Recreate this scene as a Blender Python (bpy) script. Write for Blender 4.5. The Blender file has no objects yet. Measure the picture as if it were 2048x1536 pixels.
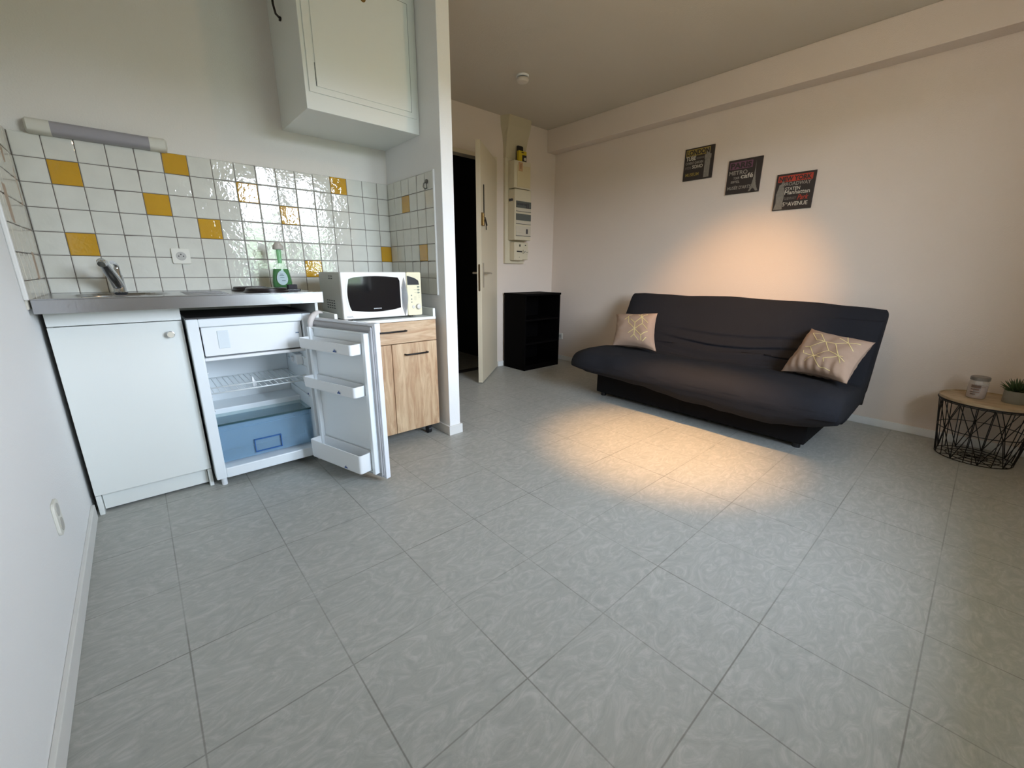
import bpy, bmesh, math, random
from mathutils import Matrix, Vector, noise
random.seed(7)
SC = bpy.context.scene
COL = SC.collection
R = math.radians

# ---------------------------------------------------------------- camera
def cam_axes(yaw, pitch, roll):
    y, p, r = R(yaw), R(pitch), R(roll)
    f = Vector((-math.sin(y)*math.cos(p), math.cos(y)*math.cos(p), math.sin(p)))
    rt = Vector((math.cos(y), math.sin(y), 0)); up = rt.cross(f)
    return rt*math.cos(r)+up*math.sin(r), -rt*math.sin(r)+up*math.cos(r), f
cd = bpy.data.cameras.new('camera'); cam = bpy.data.objects.new('camera', cd); COL.objects.link(cam)
ax, ay, af = cam_axes(-41.6596, -15.2655, 0.4214)
cam.matrix_world = Matrix(((ax.x, ay.x, -af.x, .2784), (ax.y, ay.y, -af.y, -2.7672), (ax.z, ay.z, -af.z, 1.017), (0, 0, 0, 1)))
cd.sensor_width = 36; cd.lens = 830.3/2048*36; cd.clip_start = .02
SC.camera = cam

# ---------------------------------------------------------------- world, lights, exposure
SC.view_settings.view_transform = 'Standard'; SC.view_settings.look = 'None'
SC.view_settings.gamma = 1; SC.view_settings.use_curve_mapping = False
SC.view_settings.exposure = 0.36
W_ = bpy.data.worlds.new('sky'); SC.world = W_; W_.use_nodes = True
nt = W_.node_tree; nt.nodes.clear()
def wn(t, **k):
    n = nt.nodes.new(t)
    for a, b in k.items(): setattr(n, a, b)
    return n
wo = wn('ShaderNodeOutputWorld'); wb = wn('ShaderNodeBackground'); tc = wn('ShaderNodeTexCoord')
sx = wn('ShaderNodeSeparateXYZ'); rp = wn('ShaderNodeValToRGB'); no = wn('ShaderNodeTexNoise'); ad = wn('ShaderNodeMath', operation='MULTIPLY_ADD')
no.inputs['Scale'].default_value = 9; no.inputs['Detail'].default_value = 4
ad.inputs[1].default_value = .10
nt.links.new(tc.outputs['Generated'], sx.inputs[0]); nt.links.new(tc.outputs['Generated'], no.inputs['Vector'])
nt.links.new(no.outputs[0], ad.inputs[0]); nt.links.new(sx.outputs['Z'], ad.inputs[2])
nt.links.new(ad.outputs[0], rp.inputs[0])
cr = rp.color_ramp; cr.elements[0].position = .0; cr.elements[0].color = (.05, .065, .05, 1)
cr.elements[1].position = .10; cr.elements[1].color = (.10, .14, .10, 1)
for p_, c_ in ((.13, (.82, .92, 1.08, 1)), (.4, (.62, .74, .90, 1)), (1, (.38, .48, .66, 1))):
    e = cr.elements.new(p_); e.color = c_
nt.links.new(rp.outputs[0], wb.inputs[0]); wb.inputs[1].default_value = 44
nt.links.new(wb.outputs[0], wo.inputs[0])
WX0, WX1, WZ0, WZ1, WY = 1.36, 2.42, .77, 2.25, -3.35       # the window behind the camera
def area(name, loc, rot, sx_, sy_, power, col, portal=False):
    l = bpy.data.lights.new(name, 'AREA'); l.shape = 'RECTANGLE'; l.size = sx_; l.size_y = sy_; l.energy = power; l.color = col
    if portal: l.cycles.is_portal = True
    o = bpy.data.objects.new(name, l); COL.objects.link(o); o.location = loc; o.rotation_euler = rot; return o
area('window_portal', ((WX0+WX1)/2, WY-.12, (WZ0+WZ1)/2), (R(90), 0, 0), WX1-WX0, WZ1-WZ0, 1, (1, 1, 1), True)
LAMP = Vector((2.12, -2.12, 2.30))
def spot(name, loc, target, power, col, ang, blend, rad=.02):
    l = bpy.data.lights.new(name, 'SPOT'); l.energy = power; l.color = col; l.spot_size = R(ang); l.spot_blend = blend; l.shadow_soft_size = rad
    o = bpy.data.objects.new(name, l); COL.objects.link(o); o.location = loc
    o.rotation_euler = (Vector(target)-Vector(loc)).to_track_quat('-Z', 'Y').to_euler(); return o
WARM = (1.0, .53, .19)
SPOTS = [((2.12, -2.02, 2.27), (2.52, -1.62, 0), 330, 41, 1.0), ((2.22, -2.12, 2.27), (3.95, -1.33, .62), 130, 42, 1.0)]
for i_, (a, b, pw, an, bl) in enumerate(SPOTS): spot('lamp_beam', a, b, pw, WARM, an, bl)
l = bpy.data.lights.new('lamp_glow', 'POINT'); l.energy = 8; l.color = (1, .66, .36); l.shadow_soft_size = .04
o = bpy.data.objects.new('lamp_glow', l); COL.objects.link(o); o.location = (2.17, -2.07, 2.22)

# ---------------------------------------------------------------- helpers: materials
def srgb(r, g, b):
    f = lambda c: (c/255/12.92) if c/255 <= .04045 else ((c/255+.055)/1.055)**2.4
    return (f(r), f(g), f(b), 1)
MATS = {}
def mat(name, col, rough=.5, metal=0, bump=0, bscale=200, var=0, vscale=8, spec=.5, alpha=1, trans=0, emit=0, coat=0):
    if name in MATS: return MATS[name]
    m = bpy.data.materials.new(name); m.use_nodes = True; t = m.node_tree; b = t.nodes['Principled BSDF']
    b.inputs['Base Color'].default_value = col; b.inputs['Roughness'].default_value = rough; b.inputs['Metallic'].default_value = metal
    b.inputs['Specular IOR Level'].default_value = spec; b.inputs['Alpha'].default_value = alpha; b.inputs['Transmission Weight'].default_value = trans
    b.inputs['Coat Weight'].default_value = coat
    tcn = t.nodes.new('ShaderNodeTexCoord')
    if var:
        n = t.nodes.new('ShaderNodeTexNoise'); n.inputs['Scale'].default_value = vscale; n.inputs['Detail'].default_value = 5
        mp = t.nodes.new('ShaderNodeMapRange'); mp.inputs[3].default_value = 1-var; mp.inputs[4].default_value = 1+var
        h = t.nodes.new('ShaderNodeHueSaturation'); h.inputs['Color'].default_value = col
        t.links.new(tcn.outputs['Object'], n.inputs['Vector']); t.links.new(n.outputs[0], mp.inputs[0]); t.links.new(mp.outputs[0], h.inputs['Value']); t.links.new(h.outputs[0], b.inputs['Base Color'])
    if bump:
        n = t.nodes.new('ShaderNodeTexNoise'); n.inputs['Scale'].default_value = bscale; n.inputs['Detail'].default_value = 3
        bp = t.nodes.new('ShaderNodeBump'); bp.inputs['Strength'].default_value = bump; bp.inputs['Distance'].default_value = .004
        t.links.new(tcn.outputs['Object'], n.inputs['Vector']); t.links.new(n.outputs[0], bp.inputs['Height']); t.links.new(bp.outputs[0], b.inputs['Normal'])
    MATS[name] = m; return m
def clear(name, col, alpha, rough=.05):
    """thin see-through plastic or glass: tinted transparency under a gloss layer"""
    if name in MATS: return MATS[name]
    m = bpy.data.materials.new(name); m.use_nodes = True; t = m.node_tree; t.nodes.remove(t.nodes['Principled BSDF'])
    tr = t.nodes.new('ShaderNodeBsdfTransparent'); df = t.nodes.new('ShaderNodeBsdfPrincipled'); mx = t.nodes.new('ShaderNodeMixShader')
    tr.inputs[0].default_value = tuple(.72+.28*c for c in col[:3])+(1,); df.inputs['Base Color'].default_value = col; df.inputs['Roughness'].default_value = rough
    mx.inputs[0].default_value = alpha
    t.links.new(tr.outputs[0], mx.inputs[1]); t.links.new(df.outputs[0], mx.inputs[2]); t.links.new(mx.outputs[0], t.nodes['Material Output'].inputs[0])
    MATS[name] = m; return m
def wood(name, vertical, c1, c2, rough=.45):
    m = bpy.data.materials.new(name); m.use_nodes = True; t = m.node_tree; b = t.nodes['Principled BSDF']; b.inputs['Roughness'].default_value = rough
    tcn = t.nodes.new('ShaderNodeTexCoord'); mp = t.nodes.new('ShaderNodeMapping'); n = t.nodes.new('ShaderNodeTexNoise'); n2 = t.nodes.new('ShaderNodeTexNoise')
    mp.inputs['Scale'].default_value = (9, 9, 1.1) if vertical == 'z' else ((1.3, 9, 9) if vertical == 'x' else (9, 1.3, 9))
    n.inputs['Scale'].default_value = 3.2; n.inputs['Detail'].default_value = 7; n.inputs['Distortion'].default_value = 1.1; n.inputs['Roughness'].default_value = .62
    n2.inputs['Scale'].default_value = 22; n2.inputs['Detail'].default_value = 4
    r = t.nodes.new('ShaderNodeValToRGB'); r.color_ramp.elements[0].position = .36; r.color_ramp.elements[1].position = .66
    r.color_ramp.elements[0].color = c1; r.color_ramp.elements[1].color = c2
    mx = t.nodes.new('ShaderNodeMix'); mx.data_type = 'RGBA'; mx.blend_type = 'MULTIPLY'; mx.inputs[0].default_value = .22
    t.links.new(tcn.outputs['Object'], mp.inputs[0]); t.links.new(mp.outputs[0], n.inputs['Vector']); t.links.new(mp.outputs[0], n2.inputs['Vector'])
    t.links.new(n.outputs[0], r.inputs[0]); t.links.new(r.outputs[0], mx.inputs[6]); t.links.new(n2.outputs[0], mx.inputs[7]); t.links.new(mx.outputs[2], b.inputs['Base Color'])
    MATS[name] = m; return m
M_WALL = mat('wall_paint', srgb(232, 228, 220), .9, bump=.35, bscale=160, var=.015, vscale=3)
M_WALLB = mat('dimmed_beige_paint', srgb(222, 208, 194), .9, bump=.35, bscale=160, var=.015, vscale=3)  # beige made warmer and darker to paint in dimmer light on the right
M_WALLW = mat('bright_wall_paint', srgb(240, 240, 238), .85, bump=.25, bscale=160)
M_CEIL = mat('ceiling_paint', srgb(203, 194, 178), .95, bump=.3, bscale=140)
M_TRIM = mat('trim_paint', srgb(226, 225, 220), .5, var=.03, vscale=20)
M_WHITE = mat('white_laminate', srgb(234, 237, 232), .4, bump=.04, bscale=300)
M_WHITEGLOSS = mat('white_enamel', srgb(236, 240, 246), .28)
M_PLASTIC = mat('white_plastic', srgb(240, 243, 244), .35)
M_LINER = mat('fridge_liner', srgb(240, 246, 248), .3)
M_CREAM = mat('cream_plastic', srgb(208, 197, 170), .5, var=.04, vscale=12)
M_CREAMD = mat('cream_paint', srgb(214, 202, 176), .45, var=.03, vscale=5)
M_STEEL = mat('brushed_steel', srgb(190, 192, 196), .22, 1, bump=.05, bscale=60, var=.06, vscale=14)
M_CHROME = mat('chrome', srgb(200, 202, 206), .1, 1)
M_BLACK = mat('black_plastic', srgb(22, 22, 24), .4)
M_BLACKM = mat('black_metal', srgb(20, 18, 18), .5, .3)
M_IRON = mat('cast_iron', srgb(32, 24, 24), .35, .2)
M_BLACKWOOD = mat('black_laminate', srgb(5, 4, 4), .7, spec=.06)
M_OAKV = wood('oak_vertical', 'z', srgb(186, 148, 112), srgb(222, 194, 156))
M_OAKH = wood('oak_horizontal', 'x', srgb(188, 150, 114), srgb(220, 192, 156))
M_OAKT = wood('oak_top', 'y', srgb(172, 148, 114), srgb(202, 180, 146))
M_GREY = mat('grey_plastic', srgb(120, 118, 116), .4)
M_RUBBER = mat('dark_gap', srgb(60, 58, 62), .7)
M_BRASS = mat('brass', srgb(150, 120, 70), .35, .8)

# ---------------------------------------------------------------- helpers: geometry
class MB:
    def __init__(s): s.b = bmesh.new(); s.mi = 0
    def _new(s, before, M=None):
        fs = [f for f in s.b.faces if f.index == -1 or f.index >= before]
        return fs
    def _fin(s, ret_verts, n0, M):
        s.b.faces.ensure_lookup_table(); s.b.verts.ensure_lookup_table()
        for f in s.b.faces[n0:]: f.material_index = s.mi
        if M is not None: bmesh.ops.transform(s.b, matrix=M, verts=ret_verts)
    def box(s, x0, x1, y0, y1, z0, z1, M=None):
        n0 = len(s.b.faces)
        v = [s.b.verts.new(p) for p in ((x0,y0,z0),(x1,y0,z0),(x1,y1,z0),(x0,y1,z0),(x0,y0,z1),(x1,y0,z1),(x1,y1,z1),(x0,y1,z1))]
        for q in ((0,3,2,1),(4,5,6,7),(0,1,5,4),(1,2,6,5),(2,3,7,6),(3,0,4,7)): s.b.faces.new([v[i] for i in q])
        s._fin(v, n0, M); return s
    def poly(s, pts, M=None):
        n0 = len(s.b.faces); v = [s.b.verts.new(p) for p in pts]; s.b.faces.new(v); s._fin(v, n0, M); return s
    def loft(s, rings, cap0=True, cap1=True, M=None, closed=False):
        n0 = len(s.b.faces); vs = [[s.b.verts.new(p) for p in r] for r in rings]; n = len(rings[0])
        for a, b in zip(vs, vs[1:]+([vs[0]] if closed else [])):
            for i in range(n): s.b.faces.new((a[i], a[(i+1) % n], b[(i+1) % n], b[i]))
        if cap0 and not closed: s.b.faces.new(list(reversed(vs[0])))
        if cap1 and not closed: s.b.faces.new(vs[-1])
        s._fin([v for r in vs for v in r], n0, M); return s
    def prism(s, pts, z0, z1, M=None):
        return s.loft([[(x, y, z0) for x, y in pts], [(x, y, z1) for x, y in pts]], M=M)
    def cyl(s, p0, p1, r0, r1=None, n=24, M=None):
        r1 = r0 if r1 is None else r1; p0 = Vector(p0); p1 = Vector(p1); d = (p1-p0).normalized()
        a = d.orthogonal().normalized(); b = d.cross(a)
        ring = lambda c, r: [c+(a*math.cos(2*math.pi*i/n)+b*math.sin(2*math.pi*i/n))*r for i in range(n)]
        return s.loft([ring(p0, r0), ring(p1, r1)], M=M)
    def lathe(s, prof, c=(0, 0, 0), n=40, M=None, sy=1):
        rings = [[(c[0]+r*math.cos(2*math.pi*i/n), c[1]+sy*r*math.sin(2*math.pi*i/n), c[2]+z) for i in range(n)] for r, z in prof]
        return s.loft(rings, M=M)
    def tube(s, pts, r, n=8, closed=False, M=None, rs=None):
        pts = [Vector(p) for p in pts]; rings = []; N = len(pts); up = None
        for i, p in enumerate(pts):
            if closed: t = (pts[(i+1) % N]-pts[i-1]).normalized()
            else: t = (pts[min(i+1, N-1)]-pts[max(i-1, 0)]).normalized()
            if up is None: up = t.orthogonal().normalized()
            up = (up-t*up.dot(t)).normalized(); b = t.cross(up); rr = rs[i] if rs else r
            rings.append([p+(up*math.cos(2*math.pi*k/n)+b*math.sin(2*math.pi*k/n))*rr for k in range(n)])
        return s.loft(rings, closed=closed, M=M)
    def grid(s, rows, M=None):
        n0 = len(s.b.faces); vs = [[s.b.verts.new(p) for p in r] for r in rows]
        for a, b in zip(vs, vs[1:]):
            for i in range(len(a)-1): s.b.faces.new((a[i], a[i+1], b[i+1], b[i]))
        s._fin([v for r in vs for v in r], n0, M); return s
    def build(s, name, m, parent=None, bevel=0, smooth=False, seg=2, recalc=True, M=None, sub=0, angle=None):
        if recalc: bmesh.ops.recalc_face_normals(s.b, faces=s.b.faces)
        if M is not None: bmesh.ops.transform(s.b, matrix=M, verts=s.b.verts)
        off = Vector((0, 0, 0)); q = parent
        while q is not None: off += q.location; q = q.parent
        if off.length: bmesh.ops.translate(s.b, vec=-off, verts=s.b.verts)
        me = bpy.data.meshes.new(name); s.b.to_mesh(me); s.b.free()
        for mm in (m if isinstance(m, (list, tuple)) else [m]): me.materials.append(mm)
        if smooth:
            for p in me.polygons: p.use_smooth = True
            if angle: me.set_sharp_from_angle(angle=R(angle))
        o = bpy.data.objects.new(name, me); COL.objects.link(o); o.parent = parent
        if bevel:
            bv = o.modifiers.new('bevel', 'BEVEL'); bv.width = bevel; bv.segments = seg; bv.limit_method = 'ANGLE'; bv.angle_limit = R(40)
        if sub:
            sd = o.modifiers.new('sub', 'SUBSURF'); sd.levels = sub; sd.render_levels = sub
        return o
def split_build(mb, name, m, parent=None, **k):
    b = mb.b; b.verts.ensure_lookup_table(); seen = set(); out = []
    for v0 in list(b.verts):
        if v0 in seen: continue
        st_ = [v0]; isl = []; seen.add(v0)
        while st_:
            v = st_.pop(); isl.append(v)
            for e in v.link_edges:
                o = e.other_vert(v)
                if o not in seen: seen.add(o); st_.append(o)
        n = MB(); mp = {v: n.b.verts.new(v.co) for v in isl}
        for f in {f for v in isl for f in v.link_faces}:
            g = n.b.faces.new([mp[v] for v in f.verts]); g.material_index = f.material_index
        out.append(n.build(name, m, parent, **k))
    b.free(); return out
def tag(o, label=None, cat=None, group=None, kind=None):
    if label: o['label'] = label
    if cat: o['category'] = cat
    if group: o['group'] = group
    if kind: o['kind'] = kind
    return o
def thing(name, loc, label, cat, group=None):
    o = bpy.data.objects.new(name, None); COL.objects.link(o); o.location = loc; o.empty_display_size = .05
    return tag(o, label, cat, group)
def struct(o, label=None): o['kind'] = 'structure'; (label and tag(o, label)); return o
def text_into(mb, body, size, M, ext=.0006, bold=0, width=None, height=None, shear=0, box=None):
    c = bpy.data.curves.new('txt', 'FONT'); c.body = body; c.size = size; c.extrude = ext; c.offset = bold; c.shear = shear; c.resolution_u = 3
    o = bpy.data.objects.new('txt', c); me = o.to_mesh()
    bx = [v.co.x for v in me.vertices]; by = [v.co.y for v in me.vertices]
    sx_ = width/(max(bx)-min(bx)) if width else 1; sy_ = height/(max(by)-min(by)) if height else 1
    n0 = len(mb.b.verts); f0 = len(mb.b.faces)
    mb.b.from_mesh(me); mb.b.verts.ensure_lookup_table(); mb.b.faces.ensure_lookup_table()
    vs = mb.b.verts[n0:]; x0, y0 = min(bx), min(by)
    for v in vs: v.co = Vector(((v.co.x-x0)*sx_, (v.co.y-y0)*sy_, v.co.z))
    for f in mb.b.faces[f0:]: f.material_index = mb.mi
    bmesh.ops.transform(mb.b, matrix=M, verts=vs)
    o.to_mesh_clear(); bpy.data.objects.remove(o); bpy.data.curves.remove(c)
def frame_mat(o, ex, ey, ez):
    return Matrix(((ex[0], ey[0], ez[0], o[0]), (ex[1], ey[1], ez[1], o[1]), (ex[2], ey[2], ez[2], o[2]), (0, 0, 0, 1)))
FACE_S = lambda o: frame_mat(o, (1, 0, 0), (0, 0, 1), (0, -1, 0))     # text facing the -Y side
FACE_W = lambda o: frame_mat(o, (0, -1, 0), (0, 0, 1), (-1, 0, 0))    # text facing the -X side
def rrect(x0, x1, y0, y1, r, n=6):
    out = []
    for cx, cy, a in ((x1-r, y1-r, 0), (x0+r, y1-r, 90), (x0+r, y0+r, 180), (x1-r, y0+r, 270)):
        for i in range(n+1): t = R(a+90*i/n); out.append((cx+r*math.cos(t), cy+r*math.sin(t)))
    return out

# ---------------------------------------------------------------- room shell
XR, YB, H, XP, YP, PT = 3.952, .676, 2.4467, 1.6334, -.6535, .078
BEAMX, BEAMZ = 3.819, 2.234
DX0, DX1, DH = 2.372, 3.085, 2.045
def floor_mat():
    m = bpy.data.materials.new('vinyl_floor'); m.use_nodes = True; t = m.node_tree; b = t.nodes['Principled BSDF']; L = t.links.new; N = t.nodes.new
    tcn = N('ShaderNodeTexCoord'); sp = N('ShaderNodeSeparateXYZ'); L(tcn.outputs['Object'], sp.inputs[0])
    def line(out, off, pitch):
        a = N('ShaderNodeMath'); a.operation = 'SUBTRACT'; a.inputs[1].default_value = off; L(out, a.inputs[0])
        p = N('ShaderNodeMath'); p.operation = 'PINGPONG'; p.inputs[1].default_value = pitch/2; L(a.outputs[0], p.inputs[0])
        c = N('ShaderNodeMapRange'); c.inputs[1].default_value = .0009; c.inputs[2].default_value = .0026; c.inputs[3].default_value = 1; c.inputs[4].default_value = 0; L(p.outputs[0], c.inputs[0]); return c
    lx = line(sp.outputs['X'], .868-.3225*10, .3225); ly = line(sp.outputs['Y'], -1.84-.3335*10, .3335)
    mxl = N('ShaderNodeMath'); mxl.operation = 'MAXIMUM'; L(lx.outputs[0], mxl.inputs[0]); L(ly.outputs[0], mxl.inputs[1])
    fade = N('ShaderNodeTexNoise'); fade.inputs['Scale'].default_value = 2.5; L(tcn.outputs['Object'], fade.inputs['Vector'])
    fr = N('ShaderNodeMapRange'); fr.inputs[1].default_value = .35; fr.inputs[2].default_value = .65; fr.inputs[3].default_value = .2; fr.inputs[4].default_value = .6; L(fade.outputs[0], fr.inputs[0])
    lm = N('ShaderNodeMath'); lm.operation = 'MULTIPLY'; L(mxl.outputs[0], lm.inputs[0]); L(fr.outputs[0], lm.inputs[1])
    sw = N('ShaderNodeTexNoise'); sw.inputs['Scale'].default_value = 9; sw.inputs['Detail'].default_value = 8; sw.inputs['Distortion'].default_value = 3.2; sw.inputs['Roughness'].default_value = .66
    mpn = N('ShaderNodeMapping'); mpn.inputs['Scale'].default_value = (1.0, 1.9, 1); mpn.inputs['Rotation'].default_value = (0, 0, .5)
    L(tcn.outputs['Object'], mpn.inputs[0]); L(mpn.outputs[0], sw.inputs['Vector'])
    r = N('ShaderNodeValToRGB'); e = r.color_ramp.elements; e[0].position = .30; e[0].color = srgb(158, 159, 153); e[1].position = .72; e[1].color = srgb(188, 188, 181)
    x = r.color_ramp.elements.new(.5); x.color = srgb(169, 170, 163); x = r.color_ramp.elements.new(.58); x.color = srgb(176, 176, 170)
    L(sw.outputs[0], r.inputs[0])
    big = N('ShaderNodeTexNoise'); big.inputs['Scale'].default_value = 1.4; L(tcn.outputs['Object'], big.inputs['Vector'])
    br = N('ShaderNodeMapRange'); br.inputs[3].default_value = .93; br.inputs[4].default_value = 1.07; L(big.outputs[0], br.inputs[0])
    hs = N('ShaderNodeHueSaturation'); L(r.outputs[0], hs.inputs['Color']); L(br.outputs[0], hs.inputs['Value'])
    mx = N('ShaderNodeMix'); mx.data_type = 'RGBA'; L(lm.outputs[0], mx.inputs[0]); L(hs.outputs[0], mx.inputs[6]); mx.inputs[7].default_value = srgb(84, 80, 70)
    L(mx.outputs[2], b.inputs['Base Color'])
    b.inputs['Roughness'].default_value = .42; b.inputs['Specular IOR Level'].default_value = .4
    bp = N('ShaderNodeBump'); bp.inputs['Strength'].default_value = .06; bp.inputs['Distance'].default_value = .002; L(sw.outputs[0], bp.inputs['Height']); L(bp.outputs[0], b.inputs['Normal'])
    return m
struct(MB().box(-.3, 4.1, WY-.25, 2.4, -.08, 0).build('floor', floor_mat()))
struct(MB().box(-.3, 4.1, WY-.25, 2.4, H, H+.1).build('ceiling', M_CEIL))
struct(MB().box(-.15, -.012, WY-.25, .1, 0, H).build('wall_left', M_WALLW))
struct(MB().box(-.012, XP, 0, .1, 0, H).build('wall_kitchen', M_WALL))
struct(MB().box(XP, XP+PT, YP, YB, 0, H).build('wall_partition', M_WALLW, bevel=.003))
struct(MB().box(XR, XR+.12, WY-.25, YB+.1, 0, H).build('wall_right', M_WALLB))
w = MB(); w.box(XP+PT, DX0, YB, YB+.08, 0, H); w.box(DX1, XR, YB, YB+.08, 0, H); w.box(DX0, DX1, YB, YB+.08, DH, H)
struct(w.build('wall_door', M_WALLB))
w = MB(); w.box(-.012, WX0, WY-.25, WY, 0, H); w.box(WX1, XR, WY-.25, WY, 0, H); w.box(WX0, WX1, WY-.25, WY, 0, WZ0); w.box(WX0, WX1, WY-.25, WY, WZ1, H)
struct(w.build('wall_window', M_WALL))
struct(MB().box(BEAMX, XR, WY, YB, BEAMZ, H).build('trim_1', M_WALLB, bevel=.004), 'white boxed beam running along the top of the right wall')
M_DARK = mat('unlit_hall_dark', srgb(38, 34, 30), .9)  # near-black wall colour stands in for the hallway's lack of light
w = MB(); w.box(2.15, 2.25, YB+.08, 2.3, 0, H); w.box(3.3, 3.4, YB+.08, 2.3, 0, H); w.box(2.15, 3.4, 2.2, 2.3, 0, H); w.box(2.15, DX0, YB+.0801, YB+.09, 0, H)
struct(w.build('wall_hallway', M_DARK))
struct(MB().box(.2, 3.6, WY-.85, WY-.26, 2.36, 2.5).build('sky_cut_slab', M_WALL))  # unseen overhang added outside to cut high sky light on the floor
# skirting boards
bb = lambda n, *a: struct(MB().box(*a).build(n, M_TRIM, bevel=.002))
bb('baseboard_left', -.012, 0, WY, -.46, 0, .062)
bb('baseboard_right', XR-.012, XR, WY, YB, 0, .05)
bb('baseboard_door', 3.125, XR-.012, YB-.011, YB, 0, .055)
w = MB(); w.box(XP-.011, XP, YP, -.005, 0, .06); w.box(XP-.011, XP+PT+.011, YP-.012, YP, 0, .06); w.box(XP+PT, XP+PT+.011, YP, YB, 0, .06)
struct(w.build('baseboard_partition', M_TRIM, bevel=.002))
# window behind the camera
win = bpy.data.objects.new('window_1', None); COL.objects.link(win); win.location = ((WX0+WX1)/2, WY, WZ0); struct(win)
w = MB(); fy0, fy1 = WY-.12, WY-.06; mid = (WX0+WX1)/2
for x0, x1, z0, z1 in ((WX0, WX0+.07, WZ0, WZ1), (WX1-.07, WX1, WZ0, WZ1), (mid-.10, mid+.10, WZ0, WZ1), (WX0, WX1, WZ0, WZ0+.08), (WX0, WX1, WZ1-.07, WZ1)): w.box(x0, x1, fy0, fy1, z0, z1)
w.build('window_frame', M_TRIM, win, bevel=.004)
for x0, x1 in ((WX0+.07, mid-.10), (mid+.10, WX1-.07)):
    MB().box(x0, x1, WY-.095, WY-.09, WZ0+.08, WZ1-.07).build('pane', clear('window_glass', (1, 1, 1, 1), .06, .02), win)
# entrance door
door = bpy.data.objects.new('door_1', None); COL.objects.link(door); door.location = (3.07, YB, 0); struct(door, 'cream flush door standing ajar at the dark hallway')
w = MB(); t_ = .045
w.box(DX0-.04, DX0, YB-.012, YB+.09, 0, DH+.03); w.box(DX1, DX1+.032, YB-.012, YB+.09, 0, DH+.03); w.box(DX0, DX1, YB-.012, YB+.09, DH-.005, DH+.03)
w.build('door_frame', M_CREAMD, door, bevel=.003)
w = MB(); w.box(DX0, DX1, YB+.0, YB+.09, .0005, .006); w.build('threshold', M_RUBBER, door)
dd = Vector((-.535, -.438, 0)).normalized(); dn = Vector((-dd.y, dd.x, 0)); dn = Vector((.635, -.775, 0))
DM = frame_mat((3.07, YB, 0), dd, dn, (0, 0, 1))
DM = Matrix(((dd.x, dn.x, 0, 3.066), (dd.y, dn.y, 0, .672), (0, 0, 1, 0), (0, 0, 0, 1)))
MB().box(.005, .69, 0, .04, .008, 2.035, DM).build('door_leaf', M_CREAMD, door, bevel=.002)
w = MB(); w.prism(rrect(-.008, .008, .84, 1.07, .0078), 0, .002, frame_mat((dd.x*.69+3.066+dn.x*.02, dd.y*.69+.672+dn.y*.02, 0), dn, (0, 0, 1), dd))
w.build('lock_plate', mat('lock_steel', srgb(110, 92, 66), .4, .7), door)
for sgn, yy in ((1, .04), (-1, 0)):
    w = MB(); w.box(.61, .645, yy if sgn > 0 else yy-.006, yy+.006 if sgn > 0 else yy, .87, 1.08, DM)
    w.cyl((.628, yy, .995), (.628, yy+sgn*.05, .995), .009, M=DM); w.tube([(.628, yy+sgn*.05, .995), (.57, yy+sgn*.052, .995), (.51, yy+sgn*.05, .992)], .008, M=DM)
    w.build('door_handle', mat('pale_metal', srgb(176, 166, 148), .35, .6), door, smooth=True, angle=35)
MB().box(.635, .683, .04, .062, 1.385, 1.487, DM).build('door_latch', M_BRASS, door, bevel=.003)
w = MB(); w.box(.575, .59, .04, .046, 1.45, 1.72, DM); w.tube([(.59, .055, 1.46), (.565, .06, 1.42), (.53, .058, 1.40)], .004, M=DM); w.tube([(.60, .055, 1.44), (.575, .06, 1.40), (.565, .058, 1.36)], .004, M=DM)
w.build('door_bar', M_BLACKM, door)
for z in (.30, 1.05, 1.75):
    MB().cyl((3.078, YB-.018, z), (3.078, YB-.018, z+.08), .008, n=12).build('hinge', M_CREAMD, door, smooth=True, angle=40)

# ---------------------------------------------------------------- tiles
TP, TA, TZ = .0977, .0892, 1.4591
def tile_mat(name, col):
    m = bpy.data.materials.new(name); m.use_nodes = True; t = m.node_tree; b = t.nodes['Principled BSDF']; L = t.links.new; N = t.nodes.new
    tcn = N('ShaderNodeTexCoord'); n = N('ShaderNodeTexNoise'); n.inputs['Scale'].default_value = 42; n.inputs['Detail'].default_value = 1.5; n.inputs['Distortion'].default_value = .8
    bp = N('ShaderNodeBump'); bp.inputs['Strength'].default_value = .4; bp.inputs['Distance'].default_value = .0018
    L(tcn.outputs['Object'], n.inputs['Vector']); L(n.outputs[0], bp.inputs['Height']); L(bp.outputs[0], b.inputs['Normal'])
    n2 = N('ShaderNodeTexNoise'); n2.inputs['Scale'].default_value = 12; L(tcn.outputs['Object'], n2.inputs['Vector'])
    mr = N('ShaderNodeMapRange'); mr.inputs[3].default_value = .9; mr.inputs[4].default_value = 1.1; L(n2.outputs[0], mr.inputs[0])
    hs = N('ShaderNodeHueSaturation'); hs.inputs['Color'].default_value = col; L(mr.outputs[0], hs.inputs['Value']); L(hs.outputs[0], b.inputs['Base Color'])
    b.inputs['Roughness'].default_value = .05; b.inputs['Specular IOR Level'].default_value = 1.0
    return m
M_TILEL = mat('left_glazed_tile', srgb(214, 210, 196), .12)
M_TILE = tile_mat('white_glazed_tile', srgb(222, 222, 212)); M_TILEO = tile_mat('amber_glazed_tile', srgb(204, 156, 38))
M_GROUT = mat('grey_grout', srgb(112, 104, 98), .9)
M_STAIN = mat('stained_grout', srgb(186, 166, 146), .8, var=.1)
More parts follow.
